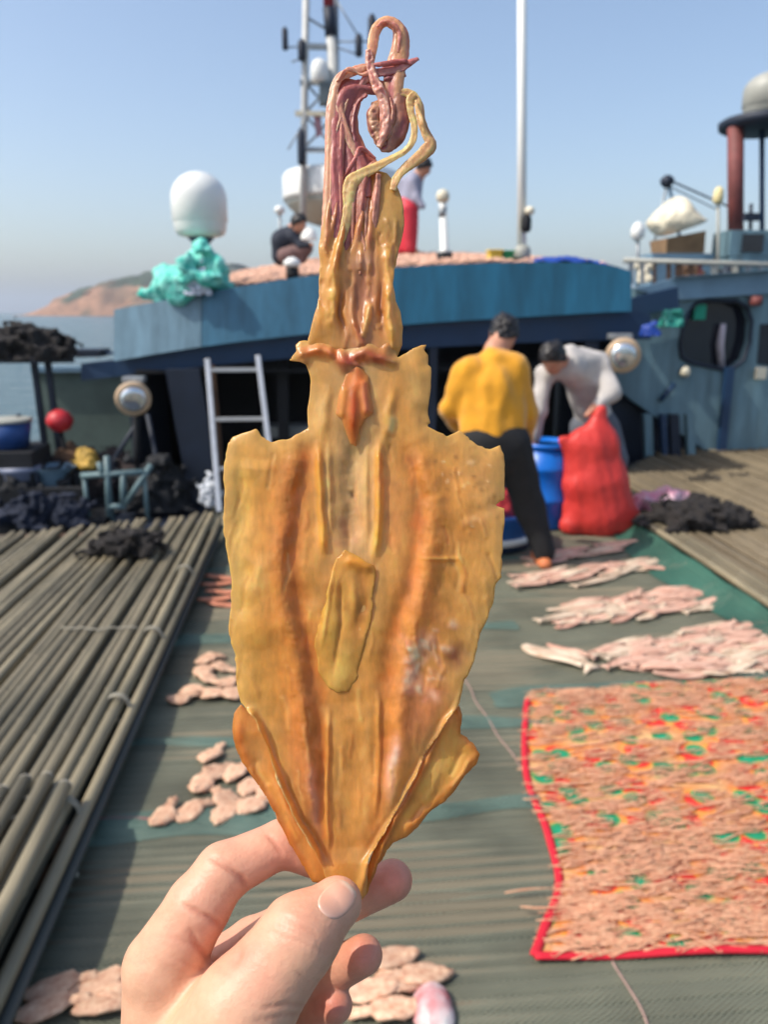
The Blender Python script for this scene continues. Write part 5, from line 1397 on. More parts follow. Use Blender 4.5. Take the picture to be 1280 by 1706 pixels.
ms = [
    # inner edges of the two muscle flanks
    ([(517, 735), (498, 795), (488, 864), (484, 948), (498, 1000), (514, 1085), (527, 1150), (535, 1260), (531, 1378), (545, 1450)], 17, -.9, (190, 108, 42), .75),
    ([(500, 745), (478, 830), (468, 930), (480, 1040), (498, 1130), (510, 1250), (520, 1370)], 20, 1.7, (198, 128, 58), .45),
    ([(677, 740), (701, 822), (697, 906), (690, 960), (655, 1061), (646, 1133), (643, 1217), (636, 1344), (610, 1440)], 16, -.9, (192, 112, 44), .7),
    ([(694, 745), (722, 830), (716, 910), (706, 985), (680, 1080), (668, 1160), (662, 1260), (648, 1350)], 20, 1.7, (200, 136, 66), .4),
    # two cords beside the central furrow
    ([(530, 740), (534, 800), (538, 885), (540, 925)], 6.5, 1.6, (214, 156, 54), .8, .2),
    ([(547, 735), (548, 800), (552, 890)], 5, .7, (214, 184, 120), .6, .2),
    ([(631, 735), (634, 800), (630, 870), (625, 930)], 6.5, 1.9, (220, 160, 50), .85, .2),
    ([(612, 740), (611, 830), (608, 900)], 5, .5, (210, 180, 110), .6, .2),
    ([(588, 740), (586, 850), (580, 920)], 16, -1.6, (186, 158, 112), .6),
    ([(572, 870), (575, 885)], 9, .3, (150, 104, 74), .7, .1), ([(586, 822), (587, 826)], 4, -.3, (92, 66, 40), .9, 0),
    ([(560, 905), (590, 900)], 9, .2, (176, 124, 90), .5),
    # lower central plate
    ([(588, 1140), (588, 1300), (585, 1440)], 34, -1.2, None, 0),
    ([(548, 1180), (545, 1300), (548, 1420)], 3.5, .9, (206, 146, 70), .7, .15), ([(630, 1150), (633, 1250), (625, 1360)], 3.5, .8, (202, 146, 76), .6, .15),
    # pink and white dried patches
    ([(668, 1085), (700, 1075), (735, 1080)], 17, .4, (226, 184, 158), .75, 1.2), ([(690, 1130), (705, 1145)], 13, .3, (220, 170, 140), .6, 1.2), ([(760, 1098), (768, 1085)], 16, -.4, (124, 62, 52), .85, .4),
    ([(748, 1070), (700, 1000), (680, 960)], 26, .5, (190, 130, 92), .45, .8), ([(740, 1130), (715, 1190), (690, 1260)], 24, .6, (182, 110, 74), .6, .6),
    ([(658, 1225), (652, 1280), (645, 1340)], 9, .5, (226, 184, 172), .75, .6), ([(512, 1260), (524, 1330), (530, 1390)], 8, .4, (216, 168, 148), .55, .6),
    ([(700, 930), (738, 932), (770, 930)], 2.6, .7, (222, 176, 90), .8, .1), ([(815, 925), (822, 945), (828, 965)], 3, -.4, (160, 106, 44), .6, .2),
    ([(760, 770), (800, 800), (815, 850)], 34, .3, (196, 154, 96), .5, .8), ([(770, 870), (790, 862)], 8, .3, (226, 196, 150), .6, 1), ([(740, 850), (800, 900)], 30, 0, (204, 144, 66), .5, .8),
    ([(430, 760), (440, 850), (430, 960), (440, 1080)], 34, 1.0, (204, 164, 84), .35, .8), ([(400, 760), (396, 900), (402, 1040)], 16, -.6, (200, 176, 98), .5, .5),
    ([(640, 760), (662, 830), (660, 930)], 22, .2, (204, 150, 86), .4, .6), ([(690, 830), (700, 900)], 10, .3, (196, 110, 44), .5, 1.2), ([(480, 850), (478, 930)], 9, .5, (196, 112, 50), .6, 1.4),
    # rolled lower edges
    ([(410, 1178), (429, 1203), (452, 1270), (476, 1330), (504, 1385), (536, 1445)], 8, 3.2, (222, 158, 76), .8, .3), ([(420, 1196), (447, 1262), (470, 1322), (500, 1382), (530, 1440)], 3, .9, (246, 216, 176), .9, .25),
    ([(436, 1205), (465, 1290), (500, 1360), (538, 1425)], 6, -1.2, (204, 136, 52), .6, .3),
    ([(764, 1180), (735, 1220), (705, 1272), (668, 1345), (640, 1392), (612, 1440), (603, 1485)], 7, 2.6, (210, 138, 62), .8, .3), ([(755, 1180), (700, 1270), (660, 1345), (610, 1430)], 6, -1.0, (176, 92, 40), .6, .3),
]
ms += [([(502, 590), (525, 582), (548, 588)], 9, 1.5, (202, 110, 44), .9, .5), ([(545, 585), (580, 600), (610, 580), (625, 590), (656, 596)], 9, 1.6, (172, 78, 50), .85, .7), ([(560, 600), (575, 612)], 9, .6, (160, 72, 48), .7, .8), ([(640, 592), (658, 600)], 7, 1, (150, 74, 56), .7, .6),
        ([(545, 640), (542, 690), (536, 735)], 8, .7, (206, 166, 92), .6), ([(660, 640), (648, 690), (636, 745)], 8, .9, (214, 170, 86), .6), ([(535, 650), (530, 720)], 12, .3, (216, 186, 126), .6), ([(690, 600), (695, 690)], 16, .3, (206, 174, 110), .6), ([(654, 700), (650, 715)], 6, .5, (230, 200, 150), .7), ([(590, 720), (590, 755)], 20, -.8, (186, 158, 112), .7)]
ms += [([(490, 760), (466, 840), (458, 940), (470, 1050), (488, 1140), (500, 1260)], 36, 0, (202, 132, 60), .45, .8), ([(712, 770), (738, 850), (730, 930), (716, 1000), (700, 1090)], 34, 0, (204, 140, 64), .4, .8),
       ([(640, 780), (655, 850), (650, 940)], 18, 0, (212, 150, 84), .5, .8), ([(810, 770), (815, 820)], 20, .2, (196, 152, 92), .5, 1.0), ([(560, 1180), (562, 1290), (570, 1400)], 10, 0, (206, 164, 96), .5, .8), ([(612, 1180), (612, 1290), (604, 1400)], 8, 0, (214, 170, 104), .5, .8)]
rw = random.Random(8)
for k in range(46):               # white-pink drying crust on the right flank
    x = rw.gauss(698, 28); y = rw.gauss(1098, 26)
    ms.append(([(x, y), (x + rw.uniform(-9, 9), y + rw.uniform(-5, 9))], rw.uniform(3, 8), rw.uniform(-.1, .25), rw.choice(((238, 204, 182), (228, 186, 160), (214, 150, 120))), rw.uniform(.4, .75), .8))
for k in range(40):               # pale salt specks on the upper right flank
    x = rw.gauss(785, 26); y = rw.gauss(800, 40)
    ms.append(([(x, y), (x + rw.uniform(-3, 3), y + rw.uniform(-3, 3))], rw.uniform(1.8, 3.6), .12, rw.choice(((232, 204, 158), (170, 124, 70), (150, 106, 60))), rw.uniform(.35, .7), .3))
rw = random.Random(3)
for k in range(34):               # crumpled rust-coloured lip where head and mantle meet
    x = rw.uniform(500, 660); y = 590 + 10 * math.sin(x / 18) + rw.uniform(-13, 13)
    ms.append(([(x, y), (x + rw.uniform(-9, 9), y + rw.uniform(-6, 8))], rw.uniform(3.5, 8), rw.uniform(-.6, .8), rw.choice(((206, 112, 44), (176, 82, 44), (150, 64, 50), (196, 110, 80), (212, 140, 70))), rw.uniform(.5, .9), .6))
for k in range(90):               # fine drying wrinkles and fibres
    x = rw.uniform(385, 830); y = rw.uniform(740, 1420)
    if not inside(np.array([x]), np.array([y]), mantle_o)[0]: continue
    lean = (x - 590) / 900 * (1 if y < 1100 else -1.6); l = rw.uniform(25, 80)
    ms.append(([(x, y), (x + lean * l * .5 + rw.uniform(-4, 4), y + l * .5), (x + lean * l, y + l)], rw.uniform(1.8, 4), rw.choice((-.28, .3, .22)), rw.choice(((224, 186, 118), (186, 124, 56), (214, 164, 84), (200, 130, 70))), rw.uniform(.2, .5), .5))
for k in range(26):               # blotches
    x = rw.uniform(385, 830); y = rw.uniform(740, 1420)
    ms.append(([(x, y), (x + rw.uniform(-14, 14), y + rw.uniform(0, 40))], rw.uniform(8, 22), rw.uniform(-.2, .3), rw.choice(((222, 184, 116), (196, 132, 60), (212, 160, 78), (206, 150, 100))), rw.uniform(.2, .45), 1.2))
relief('mantle', mantle_o, ms, mantle_base, th=1.6, jag=1.6, seed=1, edge=(24, (230, 192, 116), .5), lift=lambda x, y: np.interp(y, [565, 640, 720], [.9, .4, 0]))  # pale rim colour imitates light glowing through the thin edge
def wrinkles(n, x0, x1, y0, y1, seed, cols, lean=0.0):
    r_ = random.Random(seed); out = []
    for k in range(n):
        x = r_.uniform(x0, x1); y = r_.uniform(y0, y1); l = r_.uniform(18, 60)
        out.append(([(x, y), (x + lean * l * .5 + r_.uniform(-5, 5), y + l * .5), (x + lean * l, y + l)], r_.uniform(1.8, 4.2), r_.choice((-.5, .5, .35)), r_.choice(cols), r_.uniform(.3, .6), .5))
    return out
FC = ((226, 182, 110), (190, 118, 50), (216, 160, 80))
relief('fin', [(403, 1173), (390, 1188), (386, 1217), (393, 1245), (403, 1270), (420, 1295), (437, 1317), (450, 1340), (462, 1366), (488, 1413), (513, 1459), (522, 1470), (548, 1470), (540, 1420), (500, 1350), (470, 1290), (455, 1235), (430, 1195)],
       [([(396, 1190), (398, 1240), (425, 1300), (470, 1375), (515, 1455)], 7, .5, (190, 112, 46), .7), ([(420, 1220), (440, 1290)], 14, -.5, (196, 152, 92), .7), ([(450, 1290), (500, 1390)], 6, .8, (222, 160, 96), .6)] + wrinkles(14, 395, 500, 1190, 1400, 6, FC, .5), (204, 148, 76), th=1.2, lift=-1.6, jag=1.5, seed=2, edge=(5, (196, 120, 50), .6))
relief('fin', [(764, 1174), (771, 1190), (769, 1212), (768, 1222), (780, 1228), (790, 1238), (800, 1256), (796, 1272), (784, 1284), (762, 1310), (741, 1336), (720, 1349), (708, 1362), (694, 1379), (678, 1394), (655, 1404), (642, 1418), (631, 1440), (612, 1490), (600, 1480), (620, 1420), (660, 1340), (705, 1255), (740, 1205)],
       [([(768, 1220), (795, 1255), (760, 1305), (715, 1350), (655, 1402)], 7, .5, (196, 122, 52), .7), ([(740, 1250), (700, 1330)], 18, .8, (222, 180, 104), .7), ([(745, 1200), (700, 1290), (640, 1405), (612, 1480)], 6, 1.6, (190, 112, 50), .7), ([(765, 1185), (768, 1215)], 5, .8, (190, 110, 50), .6), ([(705, 1340), (690, 1365)], 4, -.6, (180, 112, 50), .6)] + wrinkles(18, 650, 790, 1200, 1390, 7, FC, -.6), (212, 162, 84), th=1.2, lift=-2.2, jag=1.5, seed=3, edge=(5, (202, 128, 56), .6))
relief('inner_flap', [(551, 956), (558, 935), (576, 917), (590, 922), (604, 931), (624, 941), (626, 960), (622, 985), (618, 1030), (614, 1061), (604, 1100), (595, 1128), (580, 1152), (562, 1154), (546, 1145), (530, 1116), (526, 1070), (534, 1035), (542, 1006)],
       [([(560, 950), (552, 1010), (545, 1080)], 14, .9, (212, 172, 84), .7), ([(585, 935), (612, 945)], 8, .9, (206, 146, 50), .8), ([(600, 990), (596, 1080)], 12, -.7, (176, 116, 52), .6), ([(614, 1065), (600, 1120)], 3, -.8, (110, 76, 30), .8, .1), ([(575, 1090), (560, 1140)], 16, .5, (210, 184, 104), .6), ([(556, 940), (546, 1000), (534, 1080)], 4, .8, (224, 180, 96), .7, .3), ([(570, 960), (566, 1040), (556, 1120)], 3, -.5, (180, 128, 60), .5, .4), ([(590, 960), (588, 1030)], 5, .6, (218, 170, 92), .5, .5), ([(606, 960), (604, 1010)], 9, -.4, (170, 106, 46), .5, .6)], (206, 158, 78), th=1.0, lift=lambda x, y: np.interp(y, [915, 960, 1080, 1152], [1.7, 1.4, 1.1, .2]), jag=2.4, seed=4, edge=(4, (214, 166, 76), .5))
relief('funnel', [(572, 636), (564, 660), (559, 690), (570, 700), (577, 722), (584, 740), (594, 744), (600, 715), (608, 700), (622, 688), (618, 655), (614, 628), (598, 606), (580, 610)],
       [([(590, 640), (588, 690), (590, 735)], 8, 1.0, (184, 84, 26), .95, .2), ([(606, 640), (610, 685)], 5, .8, (206, 128, 90), .8, .2), ([(572, 650), (568, 690)], 5, .5, (214, 160, 80), .7, .2), ([(596, 615), (596, 640)], 8, .5, (196, 112, 60), .6)], (202, 130, 62), th=1.1, lift=lambda x, y: np.interp(y, [606, 660, 700, 744], [1.2, 1.9, 1.7, .8]), jag=.8, seed=6, edge=(3, (222, 170, 104), .5))
head_o = [(513, 575), (515, 558), (521, 531), (528, 510), (532, 493), (531, 465), (532, 442), (531, 415), (533, 396), (537, 377), (544, 353), (549, 320), (560, 300), (590, 280), (612, 276), (630, 284), (645, 290), (658, 305), (668, 325), (674, 350), (674, 375), (670, 400), (664, 425), (657, 450), (654, 474), (660, 500), (667, 520), (672, 546), (671, 575), (664, 592), (620, 600), (560, 598)]
def head_base(x, y):
    c = np.tile(lin((206, 158, 84)), (len(x), 1))
    def mixin(c, a, col): a = np.clip(a, 0, 1)[:, None]; return c * (1 - a) + lin(col) * a
    c = mixin(c, np.exp(-((x - 604) / 34) ** 2) * np.clip((y - 380) / 60, 0, 1) * .85, (176, 122, 92))
    c = mixin(c, np.clip((400 - y) / 60, 0, 1) * np.clip((640 - x) / 30, 0, 1) * .85, (204, 140, 96))
    c = mixin(c, np.clip((430 - y) / 60, 0, 1) * np.clip((x - 622) / 20, 0, 1) * .9, (182, 146, 84))
    return c
relief('head', head_o, wrinkles(46, 525, 665, 330, 560, 5, ((230, 190, 118), (190, 128, 66), (222, 172, 96), (176, 110, 66), (216, 166, 112))) + [
    ([(552, 320), (545, 370), (540, 420)], 5, 1.6, (210, 150, 116), .8, .2), ([(566, 310), (560, 360), (548, 400)], 4, 1.4, (202, 132, 110), .8, .2), ([(580, 330), (574, 380), (560, 430), (548, 470)], 5, 1.8, (216, 160, 96), .8, .2), ([(570, 340), (562, 380)], 4, -1.2, (150, 76, 70), .8, .2),
    ([(606, 330), (602, 370), (592, 410)], 5, 1.6, (206, 140, 116), .8, .25), ([(594, 330), (588, 380), (575, 430)], 4, -1.4, (146, 76, 66), .8, .25), ([(622, 320), (618, 380), (612, 420)], 5, 1.0, (184, 112, 86), .7, .25), ([(628, 300), (626, 350)], 3, 1.2, (214, 160, 140), .7, .2),
    ([(560, 430), (556, 490), (550, 550)], 9, 1.2, (216, 172, 90), .7, .4), ([(536, 500), (526, 560)], 9, .6, (206, 150, 70), .6, .4), ([(570, 470), (566, 520), (572, 560)], 6, -1.6, (150, 88, 52), .7, .5), ([(604, 450), (608, 520)], 20, -1.0, (172, 118, 94), .6, .8), ([(598, 440), (612, 430)], 12, .6, (216, 176, 150), .6, 1.2),
    ([(640, 440), (636, 500), (640, 560)], 5, -1.3, (160, 96, 62), .7, .4), ([(648, 400), (644, 460), (650, 530), (656, 570)], 7, 1.4, (214, 170, 96), .7, .3), ([(650, 340), (652, 400)], 18, .5, (186, 152, 92), .8, .5), ([(618, 510), (606, 560)], 4, 1.1, (216, 176, 110), .7, .3), ([(590, 540), (604, 575)], 5, 1.0, (190, 110, 70), .6, .5), ([(588, 470), (590, 560)], 4, .9, (196, 150, 104), .5, .6),
], head_base, th=1.3, lift=lambda x, y: np.interp(y, [280, 400, 540, 580, 600], [1.2, 1.9, 2.2, 1.2, -.6]), jag=1.2, seed=7, edge=(5, (218, 178, 110), .5))

# arms and tentacles: flattened dried cords
def arm(pts, widths, z, flat, c0, c1, seed, bumps=0.0, tw=0.35, NA=20):
    P = spline(pts, 14); m = len(P); t = np.linspace(0, 1, m)
    w = np.interp(t, np.linspace(0, 1, len(widths)), widths) / 2 * S * 1.22
    zz = np.interp(t, np.linspace(0, 1, len(z)), z)
    z0 = np.zeros(m)
    nz = vnoise(np.stack([t * 7, z0 + seed * 1.3, z0], -1), 5); n2 = vnoise(np.stack([t * 3.2, z0 + seed * 2.3, z0], -1), 6)
    w = w * (1 + .10 * nz + .14 * n2)
    C = cam_mm(P[:, 0] + 2 * n2, P[:, 1], sheet_off(P[:, 0], P[:, 1]) + zz + .3 * nz)
    tan = np.gradient(C, axis=0); tan /= np.linalg.norm(tan, axis=1)[:, None]
    up = np.array([0, 0, 1.0]) - tan * tan[:, 2:3]; up /= np.linalg.norm(up, axis=1)[:, None]
    sd2 = np.cross(tan, up)
    th = 2 * math.pi * np.arange(NA) / NA
    V = np.zeros((m, NA, 3)); col = np.zeros((m, NA, 3))
    for k in range(NA):
        a_ = th[k]
        # folds that run along the cord and wander slowly across it
        ph = a_ + 1.3 * n2 + .5 * seed
        fold = .13 * np.cos(3 * ph) + .10 * np.cos(5 * ph + 2 * nz + seed)
        u = np.cos(a_) * (flat * (1 + 1.5 * fold)); v_ = np.sin(a_) * (1 + .35 * fold)
        if bumps and np.cos(a_) > .2: u = u + bumps * .22 * np.cos(a_) * vnoise(np.stack([t * m * .35, z0 + a_ * 1.5, z0 + seed], -1), 9)
        tw_ = tw * n2 + .25 * nz
        uu, vv = u * np.cos(tw_) - v_ * np.sin(tw_), u * np.sin(tw_) + v_ * np.cos(tw_)
        V[:, k] = C + up * (uu * w)[:, None] + sd2 * (vv * w)[:, None]
        mixv = np.clip(.5 - 2.6 * fold - .25 * np.abs(np.sin(a_)) + .25 * nz, 0, 1)[:, None]
        col[:, k] = lin(c0) * (1 - mixv) + lin(c1) * mixv
    V = V.reshape(-1, 3); col = col.reshape(-1, 3)
    V = V + .12 * np.stack([vnoise(V / .9, seed), vnoise(V / .9, seed + 1), vnoise(V / .9, seed + 2)], -1)
    col = col * (1 + .18 * vnoise(V / 1.2, seed + 5)[:, None] + .12 * vnoise(V / 4.0, seed + 6)[:, None])
    lum = col.mean(1, keepdims=True); col = np.clip(np.clip(lum + (col - lum) * .98, .004, .9) * 1.25, 0, .88)
    f = []
    for i in range(m - 1):
        for k in range(NA):
            k2 = (k + 1) % NA; f.append((i * NA + k, i * NA + k2, (i + 1) * NA + k2, (i + 1) * NA + k))
    f.append(tuple(range(NA))[::-1]); f.append(tuple(range((m - 1) * NA, m * NA)))
    return make('arm', mm_world(V), f, M_arm, squid, True, cols=col)
PK, MR, TN, YL = (228, 176, 138), (172, 98, 92), (222, 172, 122), (226, 186, 120)
arm([(538, 430), (543, 390), (548, 330), (551, 260), (552, 200), (556, 160), (566, 132), (585, 122), (606, 114), (622, 112)], [8, 14, 16, 15, 14, 13, 14, 12, 8], [.8, 2.2, 2, 2, 1.5, 1, .5], .32, PK, (206, 134, 112), 1)
arm([(548, 450), (560, 400), (560, 330), (562, 270), (560, 215), (566, 170)], [8, 13, 16, 17, 16, 12], [.8, 2.8, 2.6, 2, 1.6], .5, (190, 104, 100), MR, 2)
arm([(566, 450), (578, 400), (578, 330), (584, 290), (578, 250), (570, 215), (572, 180), (584, 155), (606, 146), (628, 150)], [12, 18, 22, 24, 24, 26, 26, 22, 14], [.6, 2.2, 1.6, .6, .2, 0, 0], .4, MR, (178, 96, 92), 3)
arm([(612, 330), (606, 290), (596, 262), (588, 232), (588, 200), (596, 172), (612, 158)], [12, 20, 20, 14, 9, 8, 8], [2.4, 1.6, 1, .6, .4], .45, (150, 78, 78), (196, 116, 98), 4)
arm([(556, 150), (566, 190), (580, 235), (594, 262), (606, 290)], [10, 9, 10, 10, 8], [1.8, 1.9, 1.8, 1.6], .6, PK, (206, 130, 112), 14)
relief('arm_web', [(540, 412), (546, 350), (549, 320), (548, 260), (548, 200), (553, 165), (561, 140), (575, 130), (596, 134), (618, 130), (640, 136), (636, 150), (612, 158), (600, 172), (596, 195), (599, 222), (609, 246), (625, 262), (632, 276), (610, 292), (606, 330), (600, 420), (560, 440)],
       [([(556, 170), (556, 260), (552, 340)], 6, 1.2, (206, 146, 118), .7, .3), ([(570, 190), (574, 240), (590, 290)], 5, 1.2, (200, 128, 112), .8, .3), ([(565, 215), (566, 290), (562, 350)], 5, -1.0, (132, 60, 66), .8, .3), ([(582, 165), (576, 200), (582, 235)], 10, -.5, (134, 62, 70), .8, .5), ([(590, 200), (592, 235), (612, 262)], 6, .8, (176, 98, 90), .8, .3), ([(600, 145), (625, 142)], 8, .5, (170, 86, 86), .8, .5), ([(582, 260), (578, 310), (566, 370)], 5, 1.1, (206, 134, 118), .8, .3), ([(592, 280), (590, 330)], 4, -1.0, (128, 60, 62), .7, .3)], (176, 96, 88), th=1.0, lift=.4, jag=1.2, seed=8, edge=(4, (212, 156, 120), .6), m=M_arm, step=2.5)
relief('arm_web', [(648, 128), (660, 135), (668, 152), (675, 175), (677, 205), (668, 232), (652, 246), (636, 252), (624, 240), (618, 215), (614, 192), (620, 172), (634, 165), (640, 145)],
       [([(630, 175), (626, 200), (634, 230)], 6, .5, (150, 66, 74), .8, .6), ([(664, 160), (668, 195), (655, 230)], 8, .6, (190, 132, 100), .7, .3), ([(662, 210), (645, 240)], 8, -.3, (140, 64, 70), .8, .4), ([(640, 180), (646, 215)], 3, -.9, (110, 46, 52), .8, .3)], (172, 104, 88), th=1.0, lift=-.2, jag=1.2, seed=9, edge=(4, (206, 150, 116), .6), m=M_arm, step=2.5)
# top loop
arm([(618, 105), (620, 78), (624, 55), (634, 40), (648, 36), (662, 44), (669, 60), (667, 88), (660, 115), (654, 150), (656, 178)], [9, 15, 16, 15, 15, 18, 24, 28, 27, 26, 18], [1, .8, .6, .4, .4, .2, 0], .4, TN, (196, 110, 104), 5)
arm([(596, 150), (616, 128), (640, 120), (664, 116), (682, 106), (698, 98)], [8, 13, 14, 14, 12, 7], [.6, 1.2, 1.4, 1.4, 1.0], .5, (184, 108, 104), (200, 140, 124), 6)
arm([(640, 132), (658, 130), (676, 124)], [8, 12, 6], [.8, .9, .9], .5, MR, (178, 96, 96), 15)
arm([(613, 84), (616, 100), (622, 120), (630, 146), (638, 170), (641, 195), (638, 220), (630, 246)], [8, 12, 13, 14, 13, 14, 12, 7], [2.2, 2.2, 2.2, 2.3, 2.2], .6, (222, 170, 146), (196, 124, 110), 7, bumps=1.2)
arm([(628, 172), (622, 190), (624, 212), (632, 230), (640, 244)], [10, 18, 18, 16, 8], [1.0, 1.2, 1.2, 1.0], .5, (206, 160, 120), (140, 66, 70), 8, bumps=1.0)
arm([(654, 140), (664, 170), (667, 200), (660, 226), (646, 242), (632, 248)], [16, 28, 28, 28, 22, 12], [.2, .1, .1, .3], .4, (186, 128, 100), (146, 70, 74), 9)
# long pale tentacles
arm([(548, 465), (560, 420), (574, 380), (580, 345), (581, 322), (586, 304), (602, 292), (628, 278), (655, 264), (676, 252), (688, 236), (690, 212), (684, 186), (682, 168), (690, 158)], [6, 10, 12, 13, 18, 19, 16, 14, 12, 11, 10, 9, 9, 10, 9], [1.0, 3.0, 3.6, 3.5, 3.2, 2.6, 1.8, 1.4], .36, YL, (216, 178, 120), 10)
arm([(655, 318), (660, 300), (672, 284), (692, 268), (710, 252), (717, 240), (708, 222), (700, 200), (697, 176), (688, 160), (672, 156), (660, 166)], [8, 12, 13, 14, 17, 15, 13, 12, 12, 13, 12, 8], [2.6, 2.4, 2.0, 1.5, 1.2, 1.0, .8], .36, YL, (204, 150, 108), 11)
arm([(590, 430), (598, 385), (602, 345), (604, 310), (612, 285), (626, 272)], [7, 12, 14, 13, 8], [1.0, 2.8, 3.0, 2.4], .5, (170, 96, 84), (200, 136, 110), 12)
arm([(620, 420), (624, 370), (628, 318), (630, 290)], [6, 10, 11, 7], [1.0, 2.6, 2.8], .6, (206, 146, 122), (188, 120, 96), 13)

ra = random.Random(21)            # thin shrivelled strands among the arms
for k, (pp, c0, c1) in enumerate((
        ([(550, 400), (551, 330), (556, 250), (566, 200), (580, 168)], PK, MR), ([(566, 420), (568, 350), (566, 280), (572, 225), (566, 180), (572, 145)], (210, 140, 116), MR),
        ([(590, 420), (588, 350), (596, 300), (610, 276)], (214, 150, 120), (170, 96, 86)), ([(612, 400), (610, 350), (618, 300)], (212, 156, 126), (176, 104, 86)),
        ([(575, 300), (590, 265), (600, 250), (622, 262)], (196, 116, 104), MR), ([(626, 44), (640, 34), (654, 40), (662, 60), (660, 85)], (216, 150, 120), (190, 104, 98)),
        ([(615, 110), (640, 108), (668, 104), (690, 110)], (190, 112, 104), MR), ([(650, 160), (656, 190), (650, 220), (640, 240)], (210, 150, 122), (146, 70, 72)),
        ([(560, 136), (582, 118), (606, 122), (628, 116)], (214, 164, 132), (196, 130, 110)), ([(694, 170), (706, 205), (712, 238), (696, 258)], YL, (206, 150, 104)),
        ([(540, 440), (546, 395), (556, 350), (560, 300)], (222, 170, 128), (200, 130, 100)), ([(600, 460), (606, 420), (604, 380), (612, 340)], (206, 150, 112), (170, 104, 80)))):
    arm([(x + ra.uniform(-3, 3), y + ra.uniform(-3, 3)) for x, y in pp], [3, 6, 7, 6, 3], [2.4, 3.0, 2.2, 1.6], .55, c0, c1, 30 + k, tw=.8, NA=10)
# ================================================================== the hand
def HP(px, py, off): return cam_mm(px, py, off)
def hr(r): return r * S
thumb = ([HP(556, 1508, 13), HP(500, 1558, 20), HP(405, 1682, 24), HP(318, 1850, 22)], [hr(41), hr(60), hr(76), hr(112)])
thumb_tip = ([HP(566, 1500, 11), HP(520, 1545, 15)], [hr(34), hr(44)])
index = ([HP(272, 1608, 6), HP(330, 1510, 5), HP(372, 1452, 1), HP(470, 1404, -8), HP(556, 1438, -11)], [hr(63), hr(52), hr(46), hr(38), hr(34)])
middle = ([HP(310, 1660, -14), HP(420, 1575, -20), HP(540, 1515, -17), HP(654, 1466, -12)], [hr(60), hr(46), hr(40), hr(35)])
ring = ([HP(330, 1730, -24), HP(450, 1680, -34), HP(540, 1625, -22), HP(606, 1590, -9)], [hr(60), hr(46), hr(38), hr(33)])
pinky = ([HP(350, 1800, -30), HP(430, 1760, -38), HP(510, 1705, -26), HP(560, 1674, -12)], [hr(56), hr(42), hr(34), hr(29)])
palm = [([HP(272, 1615, 5), HP(300, 1850, 4)], [hr(64), hr(100)]), ([HP(320, 1690, -14), HP(330, 1880, -6)], [hr(70), hr(110)]), ([HP(345, 1790, -24), HP(340, 1930, -10)], [hr(66), hr(100)]),
        ([HP(330, 1640, 8), HP(390, 1700, 16)], [hr(30), hr(50)])]
wrist = ([HP(318, 1900, 4), HP(320, 2080, 6), HP(300, 2420, 40), HP(260, 2900, 90)], [hr(128), hr(124), hr(140), hr(170)])
def hand_f(p):
    pa = None
    for c, r in palm:
        d = chain(p, c, r, 6); pa = d if pa is None else smin(pa, d, 9)
    pa = smin(pa, chain(p, wrist[0], wrist[1], 8), 14)
    th = smin(chain(p, thumb[0], thumb[1], 3.5), chain(p, *thumb_tip, 3), 2.5)
    out = smin(pa, th, 5.5)
    ix = chain(p, index[0], index[1], 2.0)
    out = smin(out, ix, 2.2)
    for fg in (middle, ring, pinky):
        out = smin(out, chain(p, fg[0], fg[1], 2.0), 1.6)
    return out
lo = np.array([-85., -225., -330.]); hi = np.array([18., -92., -215.])
lo = np.array([-105., -400., -330.]); hi = np.array([20., -100., -130.])
# fine part (in view) and forearm in one field
V, F = nets(hand_f, (-100, -232, -325), (20, -98, -205), .85)
zmask = V[:, 1] > -229.0
V = relax(V, F, 2, .5)
Nn = normals(V, F)
px = 640 + V[:, 0] / -V[:, 2] * FPX; py = 853 - V[:, 1] / -V[:, 2] * FPX
front = np.clip(Nn[:, 2] * 2, 0, 1) * (V[:, 2] > -283)
sk = np.tile(lin((212, 160, 130)), (len(V), 1))
def skin_blob(x, y, r, c, a, near=None):
    global sk
    g = a * np.exp(-((px - x) ** 2 + (py - y) ** 2) / r ** 2)
    if near is not None: g = g * (np.abs(V[:, 2] + near) < 14)
    sk = sk * (1 - g[:, None]) + lin(c) * g[:, None]
disp = np.zeros(len(V))
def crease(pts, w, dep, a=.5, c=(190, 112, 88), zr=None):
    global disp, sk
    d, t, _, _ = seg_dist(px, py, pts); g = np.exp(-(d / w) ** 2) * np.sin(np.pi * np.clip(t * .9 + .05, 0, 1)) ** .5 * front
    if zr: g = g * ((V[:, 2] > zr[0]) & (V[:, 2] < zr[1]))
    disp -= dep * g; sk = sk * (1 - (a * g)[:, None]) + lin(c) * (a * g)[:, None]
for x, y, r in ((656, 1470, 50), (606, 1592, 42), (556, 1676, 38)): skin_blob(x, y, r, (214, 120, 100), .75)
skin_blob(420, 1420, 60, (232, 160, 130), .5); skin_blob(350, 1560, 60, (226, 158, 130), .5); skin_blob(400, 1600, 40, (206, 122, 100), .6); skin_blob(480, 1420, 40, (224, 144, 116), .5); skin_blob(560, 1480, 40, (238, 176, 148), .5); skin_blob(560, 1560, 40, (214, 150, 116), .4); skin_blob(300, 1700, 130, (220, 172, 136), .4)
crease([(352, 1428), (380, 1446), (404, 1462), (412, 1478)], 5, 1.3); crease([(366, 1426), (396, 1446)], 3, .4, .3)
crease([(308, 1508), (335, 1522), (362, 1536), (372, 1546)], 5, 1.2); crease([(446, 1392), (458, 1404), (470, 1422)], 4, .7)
crease([(318, 1552), (332, 1578), (352, 1600), (372, 1612)], 6, 1.2, .4); crease([(404, 1560), (400, 1590), (392, 1606)], 5, .6, .4)
